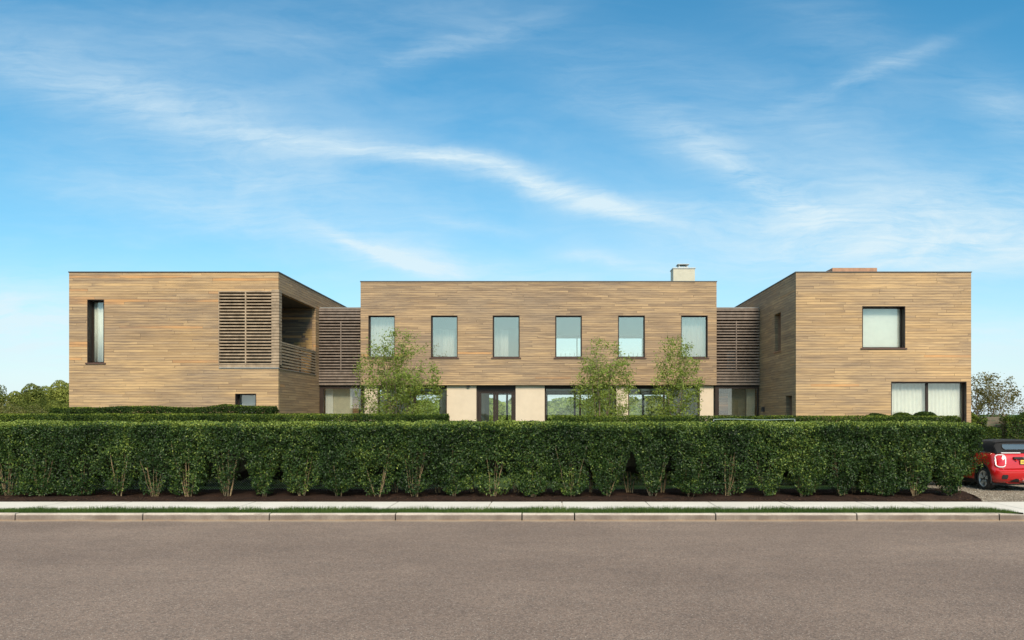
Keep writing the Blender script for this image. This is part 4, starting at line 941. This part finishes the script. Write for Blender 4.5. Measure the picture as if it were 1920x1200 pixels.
# ------------------------------------------------------------------ the red car
def car():
    S = 1.03; root = empty('parked_car', (13.36, 21.72, 0.0), 'bright red small convertible with black soft top parked on the gravel, rear to the road', 'car')
    # local frame: x right, y forward (rear bumper near y=0), z up
    def ring(w, yr, yf, rr, rf, z, n=14):
        pts = []
        def arc(cx, cy, r, a0, a1):
            return [(cx + r * math.cos(a), cy + r * math.sin(a)) for a in [a0 + (a1 - a0) * i / n for i in range(n + 1)]]
        # rear bow: slightly curved rear face
        out = arc(-w + rr, yr + rr, rr, math.pi, 1.5 * math.pi)
        out += [(x, yr) for x in (-.3 * w, 0, .3 * w)]
        out += arc(w - rr, yr + rr, rr, 1.5 * math.pi, 2 * math.pi)
        for yy in (.45, .68, .95, 1.3, 1.8, 2.3, 2.75, 3.1): out.append((w, yy))
        out += arc(w - rf, yf - rf, rf, 0, .5 * math.pi)
        out += [(x, yf) for x in (.3 * w, 0, -.3 * w)]
        out += arc(-w + rf, yf - rf, rf, .5 * math.pi, math.pi)
        for yy in (3.1, 2.75, 2.3, 1.8, 1.3, .95, .68, .45): out.append((-w, yy))
        return [(x, y, z) for x, y in out]
    lv = [(.24, .74, .16, 3.68, .20, .40), (.28, .80, .07, 3.76, .24, .42), (.36, .83, .01, 3.82, .26, .45), (.50, .845, -.02, 3.84, .28, .48), (.58, .848, -.02, 3.84, .28, .48), (.62, .848, .02, 3.83, .28, .48), (.65, .846, .055, 3.82, .28, .48),
          (.74, .842, .065, 3.80, .28, .48), (.84, .828, .08, 3.76, .28, .48), (.93, .805, .105, 3.70, .28, .46), (.99, .785, .13, 3.62, .28, .44), (1.025, .762, .155, 3.56, .27, .42), (1.045, .735, .185, 3.50, .26, .40), (1.05, .70, .22, 3.44, .24, .38)]
    m = MB(); rings = [ring(w, yr, yf, rr, rf, z) for z, w, yr, yf, rr, rf in lv]; n = len(rings[0])
    def drop(p):
        x, y, z = p; t = min(1, max(0, (y - 1.9) / 1.9)); lo = .24
        # bonnet lower than the belt line; gentle crown
        top = 1.05 - .19 * t ** 1.2; z2 = lo + (z - lo) * (top - lo) / (1.05 - lo)
        return (x * (1 - .03 * t), y, z2)
    vs = [drop(p) for r_ in rings for p in r_]
    fs = [(i * n + j, i * n + (j + 1) % n, (i + 1) * n + (j + 1) % n, (i + 1) * n + j) for i in range(len(rings) - 1) for j in range(n)]
    fs += [tuple(range(n))[::-1], tuple((len(rings) - 1) * n + j for j in range(n))]
    m.add(vs, fs)
    m.v = [(a * S, b * S, c * S) for a, b, c in m.v]
    body = m.build('body', M['red'], root, smooth=True)
    WR = .318; wy = (.66, 3.155)
    cut = bpy.data.meshes.new('cutter'); bm = bmesh.new()
    for yy in wy:
        for sx in (-1, 1):
            mat = Matrix.Translation((sx * .86 * S, yy * S, .325 * S)) @ Matrix.Rotation(R(90), 4, 'Y')
            bmesh.ops.create_cone(bm, cap_ends=True, segments=40, radius1=.372 * S, radius2=.372 * S, depth=.56 * S, matrix=mat)
    bm.to_mesh(cut); bm.free(); co = bpy.data.objects.new('cutter', cut); C.objects.link(co); co.location = root.location
    bo = body.modifiers.new('b', 'BOOLEAN'); bo.operation = 'DIFFERENCE'; bo.object = co; bo.solver = 'EXACT'
    bpy.context.view_layer.update()
    me = bpy.data.meshes.new_from_object(body.evaluated_get(bpy.context.evaluated_depsgraph_get()))
    body.modifiers.clear(); body.data = me; bpy.data.objects.remove(co)
    if not me.materials: me.materials.append(M['red'])
    me.shade_smooth(); me.set_sharp_from_angle(angle=R(35))
    def part(mb, name, mat, par=root, smooth=False):
        mb.v = [(a * S, b * S, c * S) for a, b, c in mb.v]; return mb.build(name, mat, par, smooth=smooth)
    # wheel house liners and black arch lips
    for yy in wy:
        for sx in (-1, 1):
            m = MB(); k = 28; a0, a1 = -.25, math.pi + .25; X = sx * .842
            for i in range(k):
                q0 = a0 + (a1 - a0) * i / k; q1 = a0 + (a1 - a0) * (i + 1) / k
                pr = []
                for q in (q0, q1):
                    for (r, dx) in ((.366, -.02), (.366, .014), (.418, .010), (.421, -.02)):
                        pr.append((X + sx * dx, yy + r * math.cos(q), .325 + r * math.sin(q)))
                m.add(pr, [(0, 4, 5, 1), (1, 5, 6, 2), (2, 6, 7, 3)])
            part(m, 'arch_trim', M['black'], smooth=True)
            m = MB(); k = 24
            for i in range(k):
                q0 = 2 * math.pi * i / k; q1 = 2 * math.pi * (i + 1) / k
                P_ = lambda q, x: (x, yy + .366 * math.cos(q), .325 + .366 * math.sin(q))
                m.add([P_(q0, sx * .83), P_(q1, sx * .83), P_(q1, sx * .585), P_(q0, sx * .585)], [(0, 1, 2, 3)]); m.add([P_(q0, sx * .585), P_(q1, sx * .585), (sx * .585, yy, .325)], [(0, 1, 2)])
            m.v = [p if p[2] > .235 else (p[0], p[1], .235) for p in m.v]
            part(m, 'wheel_housing', M['rubber'])
    # wheels
    def wheel(yy, sx):
        m = MB(); prof = [(.225, .0), (.235, -.012), (.262, -.020), (.295, -.014), (.312, .010), (.318, .04), (.318, .16), (.31, .19), (.27, .205), (.225, .195)]
        k = 40; vs = []; xo = sx * .826
        for i in range(k):
            a = 2 * math.pi * i / k
            vs += [(xo - sx * d_, yy + r * math.cos(a), .318 + r * math.sin(a)) for r, d_ in prof]
        L_ = len(prof); fs = [(i * L_ + j, ((i + 1) % k) * L_ + j, ((i + 1) % k) * L_ + j + 1, i * L_ + j + 1) for i in range(k) for j in range(L_ - 1)]
        ty = part(MB().add(vs, fs), 'tyre', M['rubber'], smooth=True)
        # alloy: rim lip, barrel, five twin spokes, hub
        m = MB(); prof = [(.230, .002), (.224, -.006), (.214, .0), (.206, .03), (.200, .12)]; vs = []
        for i in range(k):
            a = 2 * math.pi * i / k; vs += [(xo - sx * d_, yy + r * math.cos(a), .318 + r * math.sin(a)) for r, d_ in prof]
        L_ = len(prof); m.add(vs, [(i * L_ + j, ((i + 1) % k) * L_ + j, ((i + 1) % k) * L_ + j + 1, i * L_ + j + 1) for i in range(k) for j in range(L_ - 1)])
        for s_ in range(5):
            for off_ in (-.155, .155):
                a = 2 * math.pi * s_ / 5 + .35; ao = a + off_; ai = a + off_ * .9
                def pt(r, q, d_): return (xo - sx * d_, yy + r * math.cos(q), .318 + r * math.sin(q))
                w0, w1 = .13, .105
                m.add([pt(.05, ai - .30, .022), pt(.05, ai + .30, .022), pt(.212, ao + w1, .006), pt(.212, ao - w1, .006), pt(.05, ai - .3, .05), pt(.05, ai + .3, .05), pt(.212, ao + w1, .035), pt(.212, ao - w1, .035)],
                      [(0, 1, 2, 3), (4, 7, 6, 5), (0, 3, 7, 4), (1, 5, 6, 2), (2, 6, 7, 3)])
        rim = part(m, 'rim', M['bright_metal'])
        m = MB(); m.add([(xo - sx * .018, yy + .035 * math.cos(2 * math.pi * i / 16), .318 + .035 * math.sin(2 * math.pi * i / 16)) for i in range(16)] + [(xo - sx * .05, yy + .06 * math.cos(2 * math.pi * i / 16), .318 + .06 * math.sin(2 * math.pi * i / 16)) for i in range(16)],
              [tuple(range(16))] + [(i, (i + 1) % 16, 16 + (i + 1) % 16, 16 + i) for i in range(16)])
        m.add([(xo - sx * .10, yy + .20 * math.cos(2 * math.pi * i / 24), .318 + .20 * math.sin(2 * math.pi * i / 24)) for i in range(24)], [tuple(range(24))])
        hub = part(m, 'hub', M['black'])
        we = bpy.data.objects.new('wheel', None); C.objects.link(we); we.parent = root
        for q in (ty, rim, hub): q.parent = we
    for yy in wy:
        for sx in (-1, 1): wheel(yy, sx)
    # rear surface function for attached pieces
    def yrear(x, z):
        w = np.interp(z, [l[0] for l in lv], [l[1] for l in lv]); yr = np.interp(z, [l[0] for l in lv], [l[2] for l in lv]); rr = .28
        ax = min(abs(x), w - .002); c = w - rr
        return yr if ax <= c else yr + rr - math.sqrt(max(0, rr * rr - (ax - c) ** 2))
    def rrect(cx, cz, hw, hh, r, n=5, skew=0):
        out = []
        for (sx, sz, a0) in ((1, 1, 0), (-1, 1, 90), (-1, -1, 180), (1, -1, 270)):
            for i in range(n + 1):
                a = R(a0 + 90 * i / n); z = cz + sz * (hh - r) + r * math.sin(a); x = cx + sx * (hw - r) + r * math.cos(a); out.append((x + skew * (z - cz), z))
        return out
    def plate(shape, off_, mat, name, par=root, zfun=None, thick=.03):
        k = len(shape); cx = sum(p[0] for p in shape) / k; cz = sum(p[1] for p in shape) / k; vs = []
        rows = (1.0, .93, .55)
        for s_ in rows:
            for x, z in shape:
                xx, zz = cx + (x - cx) * s_, cz + (z - cz) * s_; vs.append((xx, yrear(xx, zz) - (off_ if s_ < 1 else -thick), zz))
        vs.append((cx, yrear(cx, cz) - off_, cz)); L_ = len(vs) - 1
        fs = [(i * k + j, i * k + (j + 1) % k, (i + 1) * k + (j + 1) % k, (i + 1) * k + j) for i in range(len(rows) - 1) for j in range(k)] + [((len(rows) - 1) * k + j, (len(rows) - 1) * k + (j + 1) % k, L_) for j in range(k)]
        return part(MB().add(vs, fs), name, mat, par, smooth=True)
    for sx in (-1, 1):
        sh = rrect(sx * .655, .845, .100, .155, .070, skew=-sx * .10)
        tl = plate(sh, .012, M['lens'], 'tail_light')
        sh2 = rrect(sx * .655, .845, .108, .163, .080, 6, skew=-sx * .10)
        m = MB(); pts = [(x, yrear(x, z) - .012, z) for x, z in sh2]; m.tube(pts + pts[:2], .0155, 7, cap=False); part(m, 'chrome_ring', M['lamp_ring'], tl, smooth=True)
        sh = rrect(sx * .60, .415, .080, .062, .03, 4, skew=-sx * .10); plate(sh, .016, M['black'], 'bumper_vent')
        # diffuser openings framed in red
        sh = [(sx * a, b) for a, b in [(.44, .30), (.40, .262), (.16, .262), (.22, .36), (.30, .372), (.36, .345)]]
        if sx > 0: sh = sh[::-1]
        plate(sh, .018, M['black'], 'diffuser_vent')
        m = MB(); q = [(sx * a, yrear(a, b) - .016, b) for a, b in [(.52, .262), (.43, .238), (.12, .235), (.20, .345)]]; m.tube(q, .018, 7); part(m, 'diffuser_frame', M['red'], smooth=True)
        m = MB(); m.tube([(sx * .07, .03, .30), (sx * .07, -.05, .30)], .036, 16, cap=False); m.tube([(sx * .07, .03, .30), (sx * .07, -.03, .30)], .028, 12); part(m, 'exhaust_pipe', M['bright_metal'])
    # bumper crease
    m = MB(); m.tube([(x, yrear(x, .62) - .004, .655 - .02 * abs(x)) for x in np.linspace(-.72, .72, 25)], .016, 7); part(m, 'bumper_edge', M['red'], smooth=True)
    # boot lid details
    m = MB(); m.box(-.33, .33, .03, .10, .905, .955); hd = part(m, 'tailgate_handle', M['black'])
    m = MB(); vs = [(.045 * math.cos(2 * math.pi * i / 20), .018, .935 + .035 * math.sin(2 * math.pi * i / 20)) for i in range(20)]; m.add(vs + [(a, .03, c) for a, b, c in vs], [tuple(range(20))] + [(i, (i + 1) % 20, 20 + (i + 1) % 20, 20 + i) for i in range(20)])
    for sx in (-1, 1):
        for q in range(3): m.box(sx * .045, sx * (.115 - .018 * q), .02, .028, .950 - .018 * q, .960 - .018 * q)
    part(m, 'winged_badge', M['chrome'], hd)
    m = MB(); m.box(-.155, .155, .035, .052, .765, .875); np_ = part(m, 'number_plate', M['plate'])
    m = MB()
    for i in range(7): x = -.128 + i * .040; m.box(x, x + .007, .032, .0345, .79, .84); m.box(x + .018, x + .024, .032, .0345, .79, .84); m.box(x + .0072, x + .0178, .032, .0345, .833, .84)
    part(m, 'plate_characters', M['navy'], np_)
    m = MB(); m.box(-.165, .165, .04, .060, .755, .764); m.box(-.165, -.156, .04, .06, .764, .88); m.box(.156, .165, .04, .06, .764, .88); part(m, 'plate_holder', M['black'], np_)
    for sx in (-1, 1):
        m = MB(); m.tube([(sx * .26, .075, .865), (sx * .26, .05, .865)], .028, 14); part(m, 'parking_lens', M['lens'])
    # boot lid seam and bright rail along the deck
    m = MB(); m.tube([(x, .148 + .10 * max(0, abs(x) - .40) ** 1.5, 1.062) for x in np.linspace(-.62, -.10, 21)], .013, 6); part(m, 'deck_rail', M['lamp_ring'], smooth=True)
    # belt line chrome
    for sx in (-1, 1):
        m = MB(); pts = [(sx * .752, yy, drop((0, yy, 1.05))[2] + .004) for yy in np.linspace(.42, 2.35, 14)]; m.tube(pts, .010, 6); part(m, 'belt_trim', M['chrome'], smooth=True)
    # soft top
    sec = [(.16, .30, .62, 1.050), (.18, .34, .655, 1.056), (.24, .37, .665, 1.14), (.33, .40, .655, 1.26), (.42, .44, .640, 1.36), (.50, .50, .61, 1.405)]
    vs = []; stations = [(.20, .69, 1.050, .06), (.25, .685, 1.16, .06), (.335, .68, 1.28, .07), (.375, .68, 1.345, .08), (.36, .70, 1.375, .09), (.43, .70, 1.408, .10), (.80, .68, 1.418, .13), (1.3, .66, 1.41, .15), (1.75, .62, 1.38, .16), (1.95, .585, 1.34, .16)]
    k = 15
    def arch(y, w, z, r):
        pts = []; b = 1.045; wb = .715
        for i in range(k):
            t = i / (k - 1) * 2 - 1; a = abs(t); s_ = 1 if t > 0 else -1
            if a > .62: q = (a - .62) / .38; pts.append((s_ * (w + (wb - w) * q ** 1.1), y, z - r * .55 - (z - r * .55 - b) * q))
            else: q = a / .62; pts.append((s_ * w * (q ** .85) , y, z - r * .55 * q ** 3.2))
        return pts
    m = MB()
    for (y, w, z, r) in stations: vs += arch(y, w, max(z, 1.0505), r if z > 1.1 else 0)
    fs = [(i * k + j, i * k + j + 1, (i + 1) * k + j + 1, (i + 1) * k + j) for i in range(len(stations) - 1) for j in range(k - 1)]
    # rear panel closes down to the deck
    m.add(vs, fs); 
    st = part(m, 'soft_top', M['fabric'], smooth=True)
    m = MB(); sh = rrect(0, 1.225, .52, .075, .065, 6); 
    ysl = lambda z: .25 + (z - 1.16) * .70 - .014
    ins = [(x, ysl(z), z) for x, z in sh]; m.add(ins + [(0, ysl(1.225), 1.225)], [(i, (i + 1) % len(ins), len(ins)) for i in range(len(ins))]); part(m, 'rear_window', M['car_glass'], st)
    m = MB(); m.tube(ins + ins[:2], .009, 6, cap=False); part(m, 'window_seal', M['black'], st)
    # brow seam at the rear of the roof
    m = MB(); m.tube([(x, .362, 1.372 - .035 * (abs(x) / .69) ** 4) for x in np.linspace(-.69, .69, 25)], .014, 6); part(m, 'roof_seam', M['fabric'], st, smooth=True)
    # windscreen and mirrors
    m = MB(); m.add([(-.66, 2.62, 1.02), (.66, 2.62, 1.02), (.575, 1.96, 1.335), (-.575, 1.96, 1.335)], [(0, 1, 2, 3)]); part(m, 'windscreen', M['car_glass'])
    m = MB(); m.tube([(-.70, 2.64, 1.0), (-.585, 1.95, 1.345), (.585, 1.95, 1.345), (.70, 2.64, 1.0)], .022, 7); part(m, 'windscreen_frame', M['black'])
    for sx in (-1, 1):
        m = MB(); vs = []
        for (yy, hw, hh) in ((2.20, .085, .06), (2.17, .10, .072), (2.25, .09, .062), (2.32, .05, .035)):
            vs += [(sx * .93 + hw * math.cos(a), yy, 1.07 + hh * math.sin(a)) for a in [2 * math.pi * i / 12 for i in range(12)]]
        m.add(vs, [tuple(range(12))] + [(i * 12 + j, i * 12 + (j + 1) % 12, (i + 1) * 12 + (j + 1) % 12, (i + 1) * 12 + j) for i in range(3) for j in range(12)] + [tuple(36 + j for j in range(12))]); m.tube([(sx * .76, 2.25, 1.02), (sx * .90, 2.24, 1.05)], .02, 6); part(m, 'wing_mirror', M['black'], smooth=True)
        # door seam, handle
        m = MB(); m.box(sx * .838 - .006, sx * .838 + .006, 1.45, 1.60, .90, .925); part(m, 'door_handle', M['chrome'])
        m = MB(); vs = [(sx * .52 + .13 * math.cos(2 * math.pi * i / 20), 3.66 - .02 * math.cos(2 * math.pi * i / 20) * sx, .66 + .14 * math.sin(2 * math.pi * i / 20)) for i in range(20)]
        m.add([(a, b + .06, c) for a, b, c in vs] + [(a, b + .10, c) for a, b, c in vs], [tuple(range(20, 40)), tuple(range(20))] + [(i, (i + 1) % 20, 20 + (i + 1) % 20, 20 + i) for i in range(20)]); part(m, 'headlight', M['chrome'])
    m = MB(); m.box(-.78, .78, .3, 3.5, .17, .30); part(m, 'underbody', M['black'])
car()
